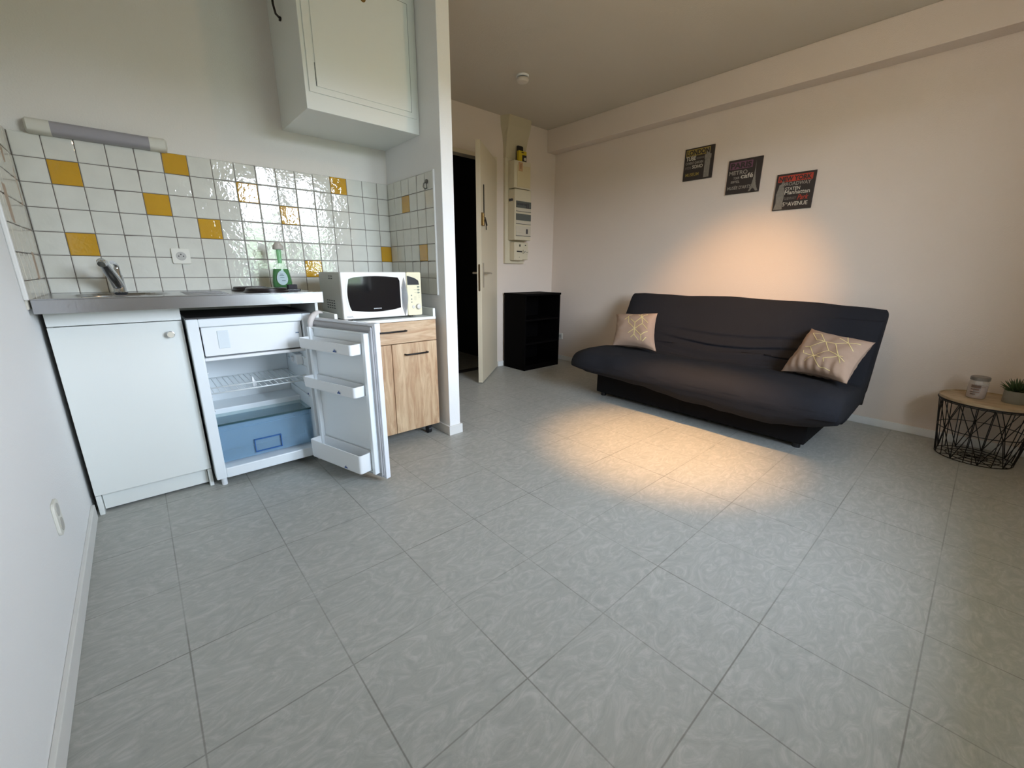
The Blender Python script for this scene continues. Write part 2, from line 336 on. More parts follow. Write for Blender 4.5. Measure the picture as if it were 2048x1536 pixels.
def tiles(name, label, us, zs, amber, to, u_max, zbot, ztop, stain=()):
    w = MB(); g = .0016; rr = random.Random(3)
    for i in range(len(us)-1):
        for k in range(len(zs)-1):
            u0, u1, z1, z0 = us[i]+g, us[i+1]-g, zs[k]-g, zs[k+1]+g
            if u1-u0 < .006 or z1-z0 < .006: continue
            w.mi = 1 if (i, k) in amber else 0
            tx, tz = rr.gauss(0, .011), rr.gauss(0, .011); e = .0035
            P = lambda u, z, d: to(u, z, d+(u-(u0+u1)/2)*tx*10*.1+(z-(z0+z1)/2)*tz)
            w.loft([[P(u0, z0, .002), P(u1, z0, .002), P(u1, z1, .002), P(u0, z1, .002)], [P(u0, z0, .0065), P(u1, z0, .0065), P(u1, z1, .0065), P(u0, z1, .0065)],
                    [P(u0+e, z0+e, .008), P(u1-e, z0+e, .008), P(u1-e, z1-e, .008), P(u0+e, z1-e, .008)]], cap0=False)
    w.mi = 2
    a, b = us[0], us[-1]
    w.loft([[to(a, zbot, .0), to(b, zbot, .0), to(b, ztop, .0), to(a, ztop, .0)], [to(a, zbot, .0055), to(b, zbot, .0055), to(b, ztop-.001, .0055), to(a, ztop-.001, .0055)]], cap0=False)
    o = w.build(name, [M_TILEL if 'left' in name else M_TILE, M_TILEO, M_GROUT]); struct(o, label); return o
zs = [1.553, TZ]+[TZ-TP*k for k in range(1, 7)]
us = [-.0035]+[TA+TP*i for i in range(16)]+[XP-.001]
amber = {(c+1, r+1) for c, r in ((0, 0), (4, -1), (3, 1), (0, 3), (5, 2), (7, 0), (9, 1), (12, -1), (10, 4), (15, 3))}
OFFT = -.0015
tiles('wall_tiles_back', 'white square tiles with scattered amber ones behind the worktop', us, zs+[TZ-TP*6.4], amber, lambda u, z, d: (u, -d+.0, z), 0, TZ-TP*6.4, 1.553)
usr = [0.0]+[.102+.0955*i for i in range(5)]+[.575]
tiles('wall_tiles_partition', 'white square tiles with two amber ones on the partition beside the microwave', [u if u else .009 for u in usr], zs, {(2, 1), (4, 4)}, lambda u, z, d: (XP-d, -u, z), 0, TZ-TP*6, 1.553)
usl = [.009]+[.089+.0977*i for i in range(6)]
tiles('wall_tiles_left', 'stained white tiles on the left wall above the sink', usl, zs, set(), lambda u, z, d: (-.012+d, -u, z), 0, .907, 1.553)
struct(MB().box(XP-.011, XP-.0002, -.583, -.576, .873, 1.556).build('trim_2', M_TRIM), 'thin white edging strip ending the tiles on the partition')
struct(MB().box(-.012, .002, -.592, -.578, .907, 1.556).build('trim_3', M_TRIM, bevel=.004), 'white edging strip ending the tiles on the left wall')
w = MB()
for y0, z0, z1, hw in ((-.092, 1.26, 1.40, .022), (-.40, 1.17, 1.30, .028), (-.19, .97, 1.075, .024), (-.23, 1.38, 1.45, .02)):
    w.box(-.0045, -.0036, y0-hw, y0+hw, z0, z1)
struct(w.build('trim_4', M_STAIN), 'brown stained grout joints on the left tiles')
# ---------------------------------------------------------------- kitchen fittings
t = thing('wall_cupboard', (1.335, -.22, 1.75), 'white box cupboard hung high on the kitchen wall against the partition', 'cupboard')
CY = -.446
w = MB(); w.box(1.034, 1.632, CY, -.001, 1.752, H-.002); w.build('carcass', M_WHITE, t, bevel=.002)
w = MB(); w.box(1.052, 1.616, CY-.006, CY, 1.826, 2.40); w.build('door_frame', M_WHITE, t, bevel=.002)
d_ = MB().box(1.088, 1.582, CY-.011, CY-.006, 1.853, 2.345).build('door', M_WHITE, t, bevel=.001)
w = MB(); w.box(1.0845, 1.0865, CY-.0068, CY-.006, 1.853, 1.95); w.box(1.5835, 1.5855, CY-.0068, CY-.006, 1.853, 2.347); w.box(1.42, 1.585, CY-.0068, CY-.006, 2.3455, 2.3485)
split_build(w, 'door_gap', M_RUBBER, t)
w = MB(); w.cyl((1.345, CY-.014, 2.285), (1.345, CY-.011, 2.285), .014, n=20); w.build('key_plate', M_BRASS, d_, smooth=True, angle=40)
w = MB(); w.tube([(1.034, -.205, 2.19), (1.012, -.207, 2.205), (1.004, -.21, 2.24), (1.004, -.21, 2.33), (1.012, -.208, 2.36), (1.034, -.205, 2.37)], .0055); w.cyl((1.0335, -.205, 2.19), (1.026, -.205, 2.192), .010, n=14)
w.build('side_handle', mat('dark_chrome', srgb(60, 56, 54), .25, .8), t, smooth=True)

t = thing('strip_light', (.28, -.03, 1.56), 'slim wall lamp with grey diffuser and cream ends above the sink tiles', 'lamp')
def ring_prof(x, r): return [(x, -.002-.05*abs(math.sin(a))**.55*r, 1.577+.029*math.copysign(abs(math.cos(a))**.6, math.cos(a))*r) for a in [math.pi*i/14 for i in range(15)]]
w = MB(); w.box(.055, .51, -.02, -.0015, 1.562, 1.604); w.build('backplate', mat('lamp_cream', srgb(218, 216, 204), .5), t, bevel=.004)
for xs in ((.055, .062, .128, .1285), (.443, .4435, .500, .507)):
    w = MB(); w.loft([ring_prof(x, .8 if (x in (.055, .507)) else 1) for x in xs]); w.build('end_cap', MATS['lamp_cream'], t, smooth=True, angle=50)
w = MB(); w.loft([ring_prof(x, .97) for x in (.1285, .2, .3, .443)]); w.build('diffuser', mat('lamp_diffuser', srgb(158, 155, 159), .35), t, smooth=True, angle=50)

def socket(name, o, fm, label, s=.074, double=False):
    t = thing(name, o, label, 'socket')
    M = fm(o)
    w = MB(); w.prism(rrect(-s/2, s/2, -s/2, s/2, .005), 0, .009, M); w.build('cover_plate', mat('socket_white', srgb(228, 226, 214), .4), t, bevel=.0015)
    w = MB(); w.loft([[(x*.021, y*.021, .0092) for x, y in [(math.cos(a), math.sin(a)) for a in [2*math.pi*i/24 for i in range(24)]]],
                      [(x*.018, y*.018, .0055+.004) for x, y in [(math.cos(a), math.sin(a)) for a in [2*math.pi*i/24 for i in range(24)]]]], M=M)
    w.build('socket_well', mat('socket_grey', srgb(186, 184, 176), .5), t)
    w = MB()
    for px_, py_ in ((-.0095, 0), (.0095, 0)): w.cyl((px_, py_, .0094), (px_, py_, .0104), .0026, n=12, M=M)
    w.cyl((0, .009, .0094), (0, .009, .015), .0024, n=12, M=M)
    split_build(w, 'contact', M_BLACK, t); return t
socket('wall_socket', (.482, -.0085, 1.076), FACE_S, 'square white wall socket on the tiles between tap and dish soap')
socket('wall_socket', (XR-.0005, .505, .277), FACE_W, 'small white socket low on the wall beside the black bookcase', s=.07)
t = thing('wall_socket', (-.012, -1.06, .30), 'white double socket low on the left wall near the floor', 'socket')
ML = frame_mat((-.012, -1.06, .30), (0, 1, 0), (0, 0, 1), (1, 0, 0))
MB().prism(rrect(-.036, .036, -.052, .052, .02), 0, .008, ML).build('cover_plate', MATS['socket_white'], t, bevel=.002)
for z in (.024, -.024): MB().cyl((0, z, .008), (0, z, .0095), .02, n=20, M=ML).build('socket_well', MATS['socket_grey'], t)

# sink cabinet
t = thing('sink_cabinet', (.207, -.25, 0), 'white sink cabinet with round knob under the steel worktop', 'cabinet')
YC = -.4503
w = MB(); w.box(.006, .022, YC+.018, -.02, 0, .855); w.box(.392, .408, YC+.018, -.02, 0, .855); w.box(.022, .392, YC+.03, -.02, .10, .116); w.box(.006, .408, YC+.002, YC+.018, .80, .855); w.box(.022, .392, -.03, -.02, .1, .8); w.box(.006, .022, YC+.004, YC+.018, 0, .087); w.box(.392, .408, YC+.004, YC+.018, 0, .087)
w.build('carcass', M_WHITE, t, bevel=.001)
MB().box(.024, .39, YC+.03, YC+.045, .012, .0999).build('plinth', M_WHITE, t, bevel=.001)
d_ = MB().box(.006, .408, YC-.001, YC+.0175, .091, .797).build('door', M_WHITE, t, bevel=.0015)
w = MB(); w.lathe([(.006, 0), (.006, .012), (.0135, .015), (.0145, .021), (.0135, .0255), (.012, .026)], M=FACE_S((.361, YC-.001, .743)))
w.mi = 1; w.lathe([(.0125, .0255), (.0125, .0267)], M=FACE_S((.361, YC-.001, .743)))
w.build('knob', [M_CHROME, mat('knob_white', srgb(222, 216, 200), .4)], d_, smooth=True, angle=30)
# worktop
t = thing('worktop', (.48, -.28, .858), 'stainless steel worktop with round-cornered sink bowl along the tiled wall', 'worktop')
CX1, CYF, CZ, CZB = .973, -.5697, .9061, .858
w = MB(); hole = rrect(.085, .395, -.44, -.12, .10, 8); cx, cy = .24, -.28
outer = []
for x, y in hole:
    dx, dy = x-cx, y-cy; k = min((.0+cx)/abs(dx) if dx < 0 else (CX1-cx)/max(dx, 1e-6), (abs(CYF)+cy)/abs(dy) if dy < 0 else (-.009-cy)/max(dy, 1e-6))
    outer.append((cx+dx*k, cy+dy*k))
corners = [(CX1, -.009), (.0, -.009), (.0, CYF), (CX1, CYF)]
for c in corners:
    i = min(range(len(outer)), key=lambda i: (outer[i][0]-c[0])**2+(outer[i][1]-c[1])**2); outer[i] = c
inn = [(x, y, CZ) for x, y in hole]; out = [(x, y, CZ) for x, y in outer]
low = [(x, y, CZB) for x, y in outer]
w.loft([[(x*.93+cx*.07, y*.93+cy*.07, CZ-.012) for x, y in hole], inn, out, low], cap0=False, cap1=False)
o_ = w.build('steel_top', M_STEEL, t, bevel=.0015)
w = MB(); w.loft([[(cx+(x-cx)*s, cy+(y-cy)*s, z) for x, y in hole] for s, z in ((.935, CZ-.010), (.90, CZ-.03), (.86, CZ-.11), (.72, CZ-.13), (.2, CZ-.135))], cap0=False)
w.build('sink_bowl', M_STEEL, t, smooth=True)
w = MB(); w.box(.0, CX1, -.0115, -.0088, CZ, CZ+.0012); w.box(.0, CX1-.0, CYF+.0, CYF+.012, CZ, CZ+.0035)
for i in range(6): w.box(.44, .60, -.50+.065*i, -.492+.065*i, CZ, CZ+.002)
w.build('raised_edge', M_STEEL, t, bevel=.001)
t2 = thing('end_panel', (.964, -.25, 0), 'white upright panel holding up the right end of the worktop', 'panel')
MB().box(.957, .971, -.475, -.012, 0, .8575).build('panel', M_WHITE, t2, bevel=.001)

t = thing('faucet', (.225, -.12, CZ), 'chrome single-lever mixer tap standing behind the sink bowl', 'tap')
w = MB(); w.lathe([(.026, 0), (.027, .004), (.023, .008), (.021, .05), (.02, .075), (.018, .08)], (.228, -.11, CZ+.0005)); w.build('body', M_CHROME, t, smooth=True, angle=50)
w = MB(); P = [(.226, -.112, CZ+.03), (.219, -.14, CZ+.06), (.207, -.19, CZ+.095), (.197, -.235, CZ+.128), (.193, -.255, CZ+.133), (.191, -.268, CZ+.124)]
w.tube(P, .015, n=14, rs=[.022, .022, .020, .018, .017, .013]); w.build('spout', M_CHROME, t, smooth=True, angle=60)
w = MB(); w.tube([(.229, -.105, CZ+.075), (.231, -.10, CZ+.10), (.2335, -.098, CZ+.118), (.229, -.112, CZ+.130), (.222, -.14, CZ+.134)], .01, n=12, rs=[.017, .013, .0095, .008, .0085]); w.build('lever', M_CHROME, t, smooth=True, angle=60)

t = thing('electric_hob', (.78, -.28, CZ), 'two round cast iron cooking plates set in the steel worktop', 'hob')
for c_, r_ in (((.768, -.375), .092), ((.735, -.17), .078)):
    w = MB(); w.lathe([(r_+.007, .0005), (r_+.006, .006), (r_, .009), (r_-.002, .018), (r_-.006, .021), (.02, .021), (.019, .0195), (.001, .0195)], (c_[0], c_[1], CZ), n=56); w.build('hot_plate', M_IRON, t, smooth=True, angle=30)
t = thing('sponge', (.93, -.25, CZ), 'small black sponge lying beside the green dish soap', 'sponge')
MB().prism(rrect(.872, .945, -.315, -.265, .008), CZ+.0005, CZ+.009).build('base', M_BLACK, t, bevel=.002)
MB().prism(rrect(.885, .93, -.31, -.27, .006), CZ+.009, CZ+.032).build('block', mat('sponge_dark', srgb(58, 56, 60), .9, bump=.5), t, bevel=.002)

# dish soap
t = thing('dish_soap_bottle', (.90, -.19, CZ), 'clear squeeze bottle of green dish soap with a pale cap beside the hot plates', 'bottle')
SBX, SBY = .892, -.175
def sb(prof, a, b): # elliptical body
    return [[(SBX+x_+a*r*math.cos(th), SBY+b*r*math.sin(th), CZ+z) for th in [2*math.pi*i/32 for i in range(32)]] for r, z, x_ in prof]
body = [(.70, .001, 0), (.9, .006, 0), (.98, .02, 0), (1.0, .04, 0), (.94, .065, .0), (.86, .09, .0), (.78, .11, 0), (.66, .128, 0), (.44, .145, 0), (.38, .156, 0), (.36, .216, 0)]
w = MB(); w.loft(sb(body, .051, .030)); w.build('bottle', clear('clear_plastic', (.72, .84, .74, 1), .10), t, smooth=True, angle=60)
w = MB(); w.loft(sb([(r*.95, z+.001, x) for r, z, x in body[:7]], .050, .029)); w.build('soap_liquid', mat('green_liquid', srgb(10, 118, 12), .15), t, smooth=True, angle=60)
w = MB(); w.loft(sb([(.20, .14, 0), (.24, .212, 0)], .051, .030)); w.build('dip_tube', mat('green_neck', srgb(120, 190, 120), .4), t, smooth=True, angle=60)
w = MB(); w.loft(sb([(.90, .212, 0), (1.0, .218, 0), (.92, .232, 0), (.60, .242, 0), (.5, .248, 0)], .027, .027)); w.build('cap', mat('pale_cap', srgb(190, 182, 172), .5), t, smooth=True, angle=60)
ML = frame_mat((SBX-.005, SBY-.0325, CZ+.065), (.97, -.24, 0), (0, 0, 1), (-.24, -.97, 0))
w = MB(); w.prism([(.026*math.cos(a)*(1-.15*math.sin(a)), .038*math.sin(a)) for a in [2*math.pi*i/28 for i in range(28)]], 0, .0012, ML)
w.build('label', mat('label_pale_blue', srgb(196, 216, 220), .5), t)
w = MB(); 
for x0, x1, z0 in ((-.008, .006, .018), (-.012, .010, .012), (-.010, .010, 0), (-.004, .014, -.016)): w.box(x0, x1, z0, z0+.0025, .0012, .0016, ML)
w.build('label_print', mat('label_ink', srgb(60, 90, 100), .5), t)

# ---------------------------------------------------------------- fridge
t = thing('fridge', (.67, -.27, 0), 'small white under-counter fridge standing open beside the sink cabinet', 'fridge')
FX0, FX1, FY, FZ0, FZ1 = .418, .925, -.50, .04, .803
w = MB()
w.box(FX0, FX0+.042, FY, -.04, FZ0, FZ1); w.box(FX1-.042, FX1, FY, -.04, FZ0, FZ1); w.box(FX0+.042, FX1-.042, FY, -.04, FZ0, FZ0+.05); w.box(FX0+.042, FX1-.042, FY, -.04, FZ1-.036, FZ1); w.box(FX0+.042, FX1-.042, -.09, -.04, FZ0+.05, FZ1-.036)
w.box(FX0+.042, FX1-.042, -.27, -.09, FZ0+.05, .325)
w.build('cabinet', M_LINER, t, bevel=.004)
MB().box(FX0+.003, FX1-.003, FY+.012, -.045, FZ1+.0002, FZ1+.006).build('top_panel', mat('dark_top', srgb(40, 38, 38), .5), t)
w = MB(); w.box(.466, .878, FY+.02, FY+.035, .632, .765); w.box(.466, .878, FY+.035, -.095, .632, .640)
fd = w.build('freezer_door', M_PLASTIC, t, bevel=.004)
w = MB(); w.box(.522, .566, FY+.0165, FY+.0205, .664, .745); w.build('grip', mat('grip_plastic', srgb(224, 233, 237), .35), fd, bevel=.003)
MB().box(.848, .864, FY+.0185, FY+.0205, .705, .711).build('mark', mat('blue_grey_print', srgb(120, 140, 160), .5), fd)
MB().box(.461, .882, FY+.012, -.09, .612, .626).build('drip_tray', M_PLASTIC, t, bevel=.003)
w = MB(); w.tube([(.463, -.455, .452), (.88, -.455, .452)], .0035); w.tube([(.463, -.45, .478), (.88, -.45, .478)], .0028); w.tube([(.463, -.10, .452), (.88, -.10, .452)], .003)
for i in range(17): x = .475+.0247*i; w.tube([(x, -.455, .452), (x, -.10, .452)], .0018, n=6)
w.tube([(.865, -.45, .452), (.865, -.45, .478)], .003)
w.build('wire_shelf', mat('white_wire', srgb(232, 238, 238), .3), t, smooth=True)
w = MB(); w.tube([(.64, -.44, .456), (.638, -.435, .50), (.65, -.43, .458)], .006); w.build('shelf_clip', M_PLASTIC, t, smooth=True)
w = MB(); w.box(.461, .88, FY+.04, -.272, .294, .299); w.build('glass_shelf', clear('shelf_glass', srgb(215, 235, 235), .16), t)
w = MB(); w.box(.461, .88, FY+.036, FY+.040, .292, .301); w.build('glass_edge', mat('dark_glass_edge', srgb(50, 80, 84), .2), t)
M_BLUE = clear('blue_plastic', srgb(190, 226, 250), .25, .12)
w = MB(); w.box(.463, .872, FY+.05, FY+.054, .102, .285); w.box(.463, .467, FY+.054, -.28, .102, .285); w.box(.868, .872, FY+.054, -.28, .102, .285); w.box(.467, .868, FY+.054, -.28, .102, .106); w.box(.467, .868, -.284, -.28, .106, .285); w.box(.463, .872, FY+.046, FY+.05, .262, .266)
cdw = w.build('crisper_drawer', M_BLUE, t, bevel=.001)
w = MB(); 
for x0, x1, z0, z1 in ((.600, .722, .184, .187), (.600, .722, .120, .123), (.600, .603, .12, .187), (.719, .722, .12, .187)): w.box(x0, x1, FY+.038, FY+.05, z0, z1)
w.build('drawer_grip', clear('blue_edge', srgb(70, 120, 190), .7, .1), cdw)
for z in (.36, .42, .52, .57): MB().box(FX1-.049, FX1-.0421, FY+.03, -.12, z, z+.008).build('shelf_rail', M_LINER, t, bevel=.002)
for z in (.36, .43, .55): MB().box(FX0+.0421, FX0+.048, FY+.03, -.12, z, z+.008).build('shelf_rail', M_LINER, t, bevel=.002)
w = MB(); w.box(FX1-.075, FX1-.0421, -.42, -.30, .53, .585); w.build('thermostat_box', M_PLASTIC, t, bevel=.004)
w = MB(); w.cyl((FX1-.076, -.36, .555), (FX1-.085, -.36, .555), .016, n=20); w.build('thermostat_dial', M_PLASTIC, t, smooth=True, angle=40)
MB().cyl((FX1-.0425, -.44, .365), (FX1-.0415-.002, -.44, .365), .011, n=20).build('sticker', mat('blue_print', srgb(60, 90, 150), .5), t)
for x in (FX0+.03, FX1-.03): MB().cyl((x, FY+.03, 0), (x, FY+.03, FZ0), .012, n=14).build('foot', M_PLASTIC, t, smooth=True, angle=40)
# its open door
HX, HY = .935, -.515
du = Vector((.276, -.961, 0)); dw = Vector((-.961, -.276, 0))
FD = Matrix(((du.x, dw.x, 0, HX), (du.y, dw.y, 0, HY), (0, 0, 1, 0), (0, 0, 0, 1)))
w = MB(); w.box(0, .487, 0, .026, .028, .785, FD); fdoor = w.build('door', M_WHITEGLOSS, t, bevel=.003)
MB().box(.440, .4885, -.002, .028, .744, .7865, FD).build('corner_cap', M_WHITEGLOSS, fdoor, bevel=.002)
w = MB(); 
for o1, w0, w1 in ((.010, .026, .031), (.014, .034, .040)):
    w.box(o1, .487-o1, w0, w1, .028+o1, .028+o1+.016, FD); w.box(o1, .487-o1, w0, w1, .785-o1-.016, .785-o1, FD); w.box(o1, o1+.016, w0, w1, .028+o1+.016, .785-o1-.016, FD); w.box(.487-o1-.016, .487-o1, w0, w1, .028+o1+.016, .785-o1-.016, FD)
w.box(.015, .472, .026, .034, .045, .768, FD)
w.build('gasket', mat('gasket_grey', srgb(176, 176, 178), .5), fdoor, bevel=.0015)
w = MB(); w.box(.03, .457, .034, .044, .058, .744, FD); w.box(.03, .052, .044, .066, .058, .744, FD); w.box(.436, .457, .044, .066, .058, .744, FD); w.box(.052, .436, .044, .056, .058, .07, FD); w.box(.052, .436, .044, .052, .736, .744, FD)
w.build('door_liner', M_LINER, fdoor, bevel=.003)
for z0, z1, dpt in ((.648, .697, .122), (.452, .503, .122), (.075, .170, .126)):
    w = MB(); th = .004
    w.loft([[(u, ww, z0) for u, ww in rrect(.04, .425, .05, dpt-.004, .012, 4)], [(u, ww, z0+.004) for u, ww in rrect(.038, .427, .05, dpt-.002, .012, 4)], [(u, ww, z1) for u, ww in rrect(.036, .429, .05, dpt, .012, 4)],
            [(u, ww, z1) for u, ww in rrect(.040, .425, .054, dpt-.004, .01, 4)], [(u, ww, z0+.004) for u, ww in rrect(.044, .421, .056, dpt-.008, .01, 4)]], M=FD)
    bn = w.build('door_bin', M_PLASTIC, fdoor)
    w = MB(); w.poly([(.305, dpt+.0006, z0+.008), (.331, dpt+.0006, z0+.008), (.327, dpt+.0006, z0+.017), (.323, dpt+.0006, z0+.014), (.318, dpt+.0006, z0+.024), (.313, dpt+.0006, z0+.015), (.308, dpt+.0006, z0+.014)], FD)
    w.build('bin_mark', mat('blue_print', srgb(60, 90, 150), .5), fdoor)
w = MB(); hp = [(.975, -.53, .802), (.955, -.545, .812), (.93, -.56, .808), (.905, -.565, .785), (.895, -.57, .755), (.898, -.575, .725)]
w.tube(hp, .014, n=10, rs=[.004, .008, .013, .017, .015, .006]); w.build('hinge_cover', mat('white_tape', srgb(214, 208, 204), .7, bump=.6, bscale=60), t, smooth=True, sub=1)

# ---------------------------------------------------------------- microwave cart
t = thing('microwave_cart', (1.305, -.39, 0), 'light oak kitchen trolley with white top and black handles beside the partition', 'trolley')
X0, X1, YF, YBk = 1.010, 1.600, -.59, -.19
w = MB(); w.box(X0, X0+.016, YF+.018, YBk, .072, .735); w.box(X1-.016, X1, YF+.018, YBk, .072, .735); w.box(X0+.016, X1-.016, YF+.018, YBk, .072, .088); w.box(X0+.016, X1-.016, YBk-.006, YBk, .088, .735); w.box(X0+.016, X1-.016, YF+.02, YBk-.006, .719, .735)
w.build('carcass', M_OAKV, t, bevel=.001)
MB().box(X0-.002, X1+.001, YF+.002, YBk, .735, .751).build('top', M_WHITE, t, bevel=.0015)
for x in (X0+.001, X1-.016): MB().box(x, x+.016, YF+.004, YBk, .751, .798).build('side_rail', M_WHITE, t, bevel=.0015)
def bow(p0, p1, out, r, M=None):
    p0 = Vector(p0); p1 = Vector(p1); o = Vector(out)
    return [p0, p0+o*.8, p0+(p1-p0)*.06+o, p0+(p1-p0)*.94+o, p1+o*.8, p1]
dwr = MB().box(X0+.002, X1-.002, YF, YF+.017, .612, .733).build('drawer_front', M_OAKH, t, bevel=.0015)
w = MB(); w.tube(bow((1.215, YF, .683), (1.395, YF, .683), (0, -.022, 0), 0), .005); w.build('handle', M_BLACKM, dwr, smooth=True)
for x0, x1, h in ((X0+.002, 1.3045, (1.10, 1.225)), (1.3075, X1-.002, (1.385, 1.527))):
    dr = MB().box(x0, x1, YF, YF+.017, .074, .608).build('door', M_OAKV, t, bevel=.0015)
    w = MB(); w.tube(bow((h[0], YF, .545), (h[1], YF, .545), (0, -.022, 0), 0), .005); w.build('handle', M_BLACKM, dr, smooth=True)
for x in (X0+.05, X1-.05):
    for y in (YF+.06, YBk-.05):
        w = MB(); w.cyl((x-.01, y, .0255), (x+.01, y, .0255), .025, n=24); w.cyl((x, y, .05), (x, y, .072), .012, n=12); w.box(x-.014, x+.014, y-.02, y+.02, .045, .056)
        w.build('castor', M_BLACK, t, smooth=True, angle=35)

# microwave
t = thing('microwave', (1.295, -.40, .751), 'white microwave oven with cream control panel on the oak trolley', 'microwave')
A0, A1, AF, AB, AZ0, AZ1 = 1.068, 1.527, -.562, -.22, .763, 1.005
M_MW = mat('microwave_white', srgb(236, 234, 229), .3); M_MWC = mat('microwave_cream', srgb(236, 228, 196), .35); M_MWG = mat('microwave_grey', srgb(196, 196, 188), .4)
MB().box(A0+.003, A1-.003, AF+.02, AB, AZ0, AZ1-.002).build('casing', M_MWG, t, bevel=.004)
for x in (A0+.05, A1-.05):
    for y in (AF+.05, AB-.05): MB().cyl((x, y, .751), (x, y, AZ0), .012, n=14).build('foot', M_BLACK, t)
w = MB()
for r in range(4):
    for c in range(4): w.box(A0+.002, A0+.0035, AF+.12+c*.034, AF+.14+c*.034, .812+r*.013, .817+r*.013)
for r in range(2):
    for c in range(2): w.box(A0+.002, A0+.0035, AF+.13+c*.034, AF+.15+c*.034, .968+r*.012, .973+r*.012)
split_build(w, 'vent_slot', M_BLACK, t)
XD = 1.435
def curvy(pts, d): return [(x, AF-d, z) for x, z in pts]
MWM = FACE_S((0, AF+.02, 0))
dr = MB().prism(rrect(A0, XD-.001, AZ0, AZ1, .006), 0, .02, MWM).build('door', M_MW, t, bevel=.004, seg=3)
# dark window with bowed left, top and bottom sides
def wpt(s):
    L_, R_, Tt, Bb = 1.100, 1.392, .976, .808
    out = []
    n = 12
    for i in range(n): k = i/n; out.append((L_+.012+(R_-.01-L_-.012)*k, Bb-.012*math.sin(math.pi*min(k*1.0, 1))-0.0))
    for i in range(n): k = i/n; out.append((R_, Bb+.004+(Tt-Bb-.008)*k))
    for i in range(n): k = i/n; out.append((R_-.01-(R_-.01-L_-.014)*k, Tt+.008*math.sin(math.pi*k)))
    for i in range(n): k = i/n; out.append((L_+.008-.012*math.sin(math.pi*k), Tt-.006-(Tt-Bb-.010)*k))
    return out
MB().prism([(1.245+(x-1.245)*1.06, .892+(z-.892)*1.1) for x, z in wpt(0)], .0, .0012, FACE_S((0, AF, 0))).build('window_surround', M_MW, dr, bevel=.0008)
MB().prism(wpt(0), .0012, .0022, FACE_S((0, AF, 0))).build('window', mat('dark_glass', srgb(18, 19, 24), .06, spec=.6), dr)
w = MB(); text_into(w, 'SAMSUNG', .01, FACE_S((1.232, AF-.0024, .811)), ext=.0003, width=.044, height=.0055, bold=.0004); w.build('lettering', mat('silver_print', srgb(200, 202, 206), .4), dr)
w = MB(); text_into(w, 'M6235', .01, FACE_S((1.084, AF-.0004, .775)), ext=.0003, width=.03, height=.005); w.box(1.083, 1.12, AF-.0006, AF, .7725, .7733); w.build('small_print', M_GREY, dr)
w = MB(); n = 18
hx, hz0, hz1 = 1.4175, .772, .962
prof = [(math.sin(math.pi*i/n), hz0+(hz1-hz0)*i/n) for i in range(n+1)]
w.loft([[(hx-.017*s-.0005, AF-.001, z), (hx-.011*s, AF-.004-.012*s, z), (hx+.004*s, AF-.004-.026*s, z), (hx+.013*s+.0003, AF-.002-.018*s, z), (hx+.015*s+.0005, AF-.001, z)] for s, z in prof])
w.build('handle', mat('satin_silver', srgb(196, 200, 206), .3, .6), dr, smooth=True, angle=50)
MB().prism([(hx+(x)*1.0, z) for x, z in [(-.021*math.sin(math.pi*i/n)-.001, .764+(.975-.764)*i/n) for i in range(n+1)]+[(.019*math.sin(math.pi*i/n)+.001, .764+(.975-.764)*i/n) for i in range(n, -1, -1)]], 0, .0008, FACE_S((0, AF, 0))).build('handle_recess', mat('recess_grey', srgb(150, 142, 132), .5), dr)
cp = MB().prism(rrect(XD+.001, A1, AZ0, AZ1, .008), 0, .021, MWM).build('control_panel', M_MWC, t, bevel=.004, seg=3)
PX = lambda k: XD+.004+(A1-XD-.006)*k
w = MB(); w.prism([(PX(.0), .935), (PX(.86), .935), (PX(.82), .957), (PX(.6), .970), (PX(.3), .979), (PX(.0), .985)], 0, .001, FACE_S((0, AF-.001, 0))); w.build('display', M_BLACK, cp)
w = MB()
for z in (.923, .907, .891): w.prism([(PX(.72), z-.004), (PX(.80), z-.005), (PX(.90), z), (PX(.80), z+.005), (PX(.72), z+.004)], 0, .002, FACE_S((0, AF-.001, 0)))
for z in (.876, .855, .838): w.cyl((PX(.26), AF-.001, z), (PX(.26), AF-.0025, z), .0036, n=14)
split_build(w, 'button', mat('button_green_grey', srgb(128, 136, 120), .5), cp)
w = MB()
for z, a in ((.907, .45), (.891, .5)): w.box(PX(a), PX(.68), AF-.0016, AF-.001, z-.0008, z+.0008)
for i in range(5): w.box(PX(.45), PX(.62), AF-.0016, AF-.001, .850+i*.005, .8508+i*.005)
for z in (.876, .870, .862): w.box(PX(.76), PX(.9), AF-.0016, AF-.001, z, z+.0008)
w.build('panel_print', mat('panel_print_grey', srgb(170, 164, 140), .5), cp)
w = MB(); w.lathe([(.0155, 0), (.0155, .008), (.013, .014), (.010, .015)], M=FACE_S((PX(.72), AF-.001, .812))); w.build('knob', mat('knob_pearl', srgb(216, 212, 204), .35), cp, smooth=True, angle=35)
w = MB(); w.lathe([(.0095, 0), (.009, .003), (.006, .0035)], M=FACE_S((PX(.38), AF-.001, .811))); w.build('start_button', MATS['knob_pearl'], cp, smooth=True, angle=35)

# hook on the partition tiles
t = thing('wall_hook', (XP-.01, -.515, 1.47), 'small grey metal hook on the partition tiles near the edging', 'hook')
w = MB(); w.cyl((XP-.0085, -.512, 1.503), (XP-.014, -.512, 1.503), .012, n=16); w.tube([(XP-.012, -.512, 1.50), (XP-.03, -.514, 1.49), (XP-.035, -.515, 1.472), (XP-.025, -.516, 1.46), (XP-.014, -.516, 1.468)], .0035); w.tube([(XP-.012, -.52, 1.50), (XP-.022, -.527, 1.485), (XP-.02, -.53, 1.462)], .003)
w.build('hook', mat('dull_grey_metal', srgb(100, 98, 92), .4, .6), t, smooth=True, angle=50)

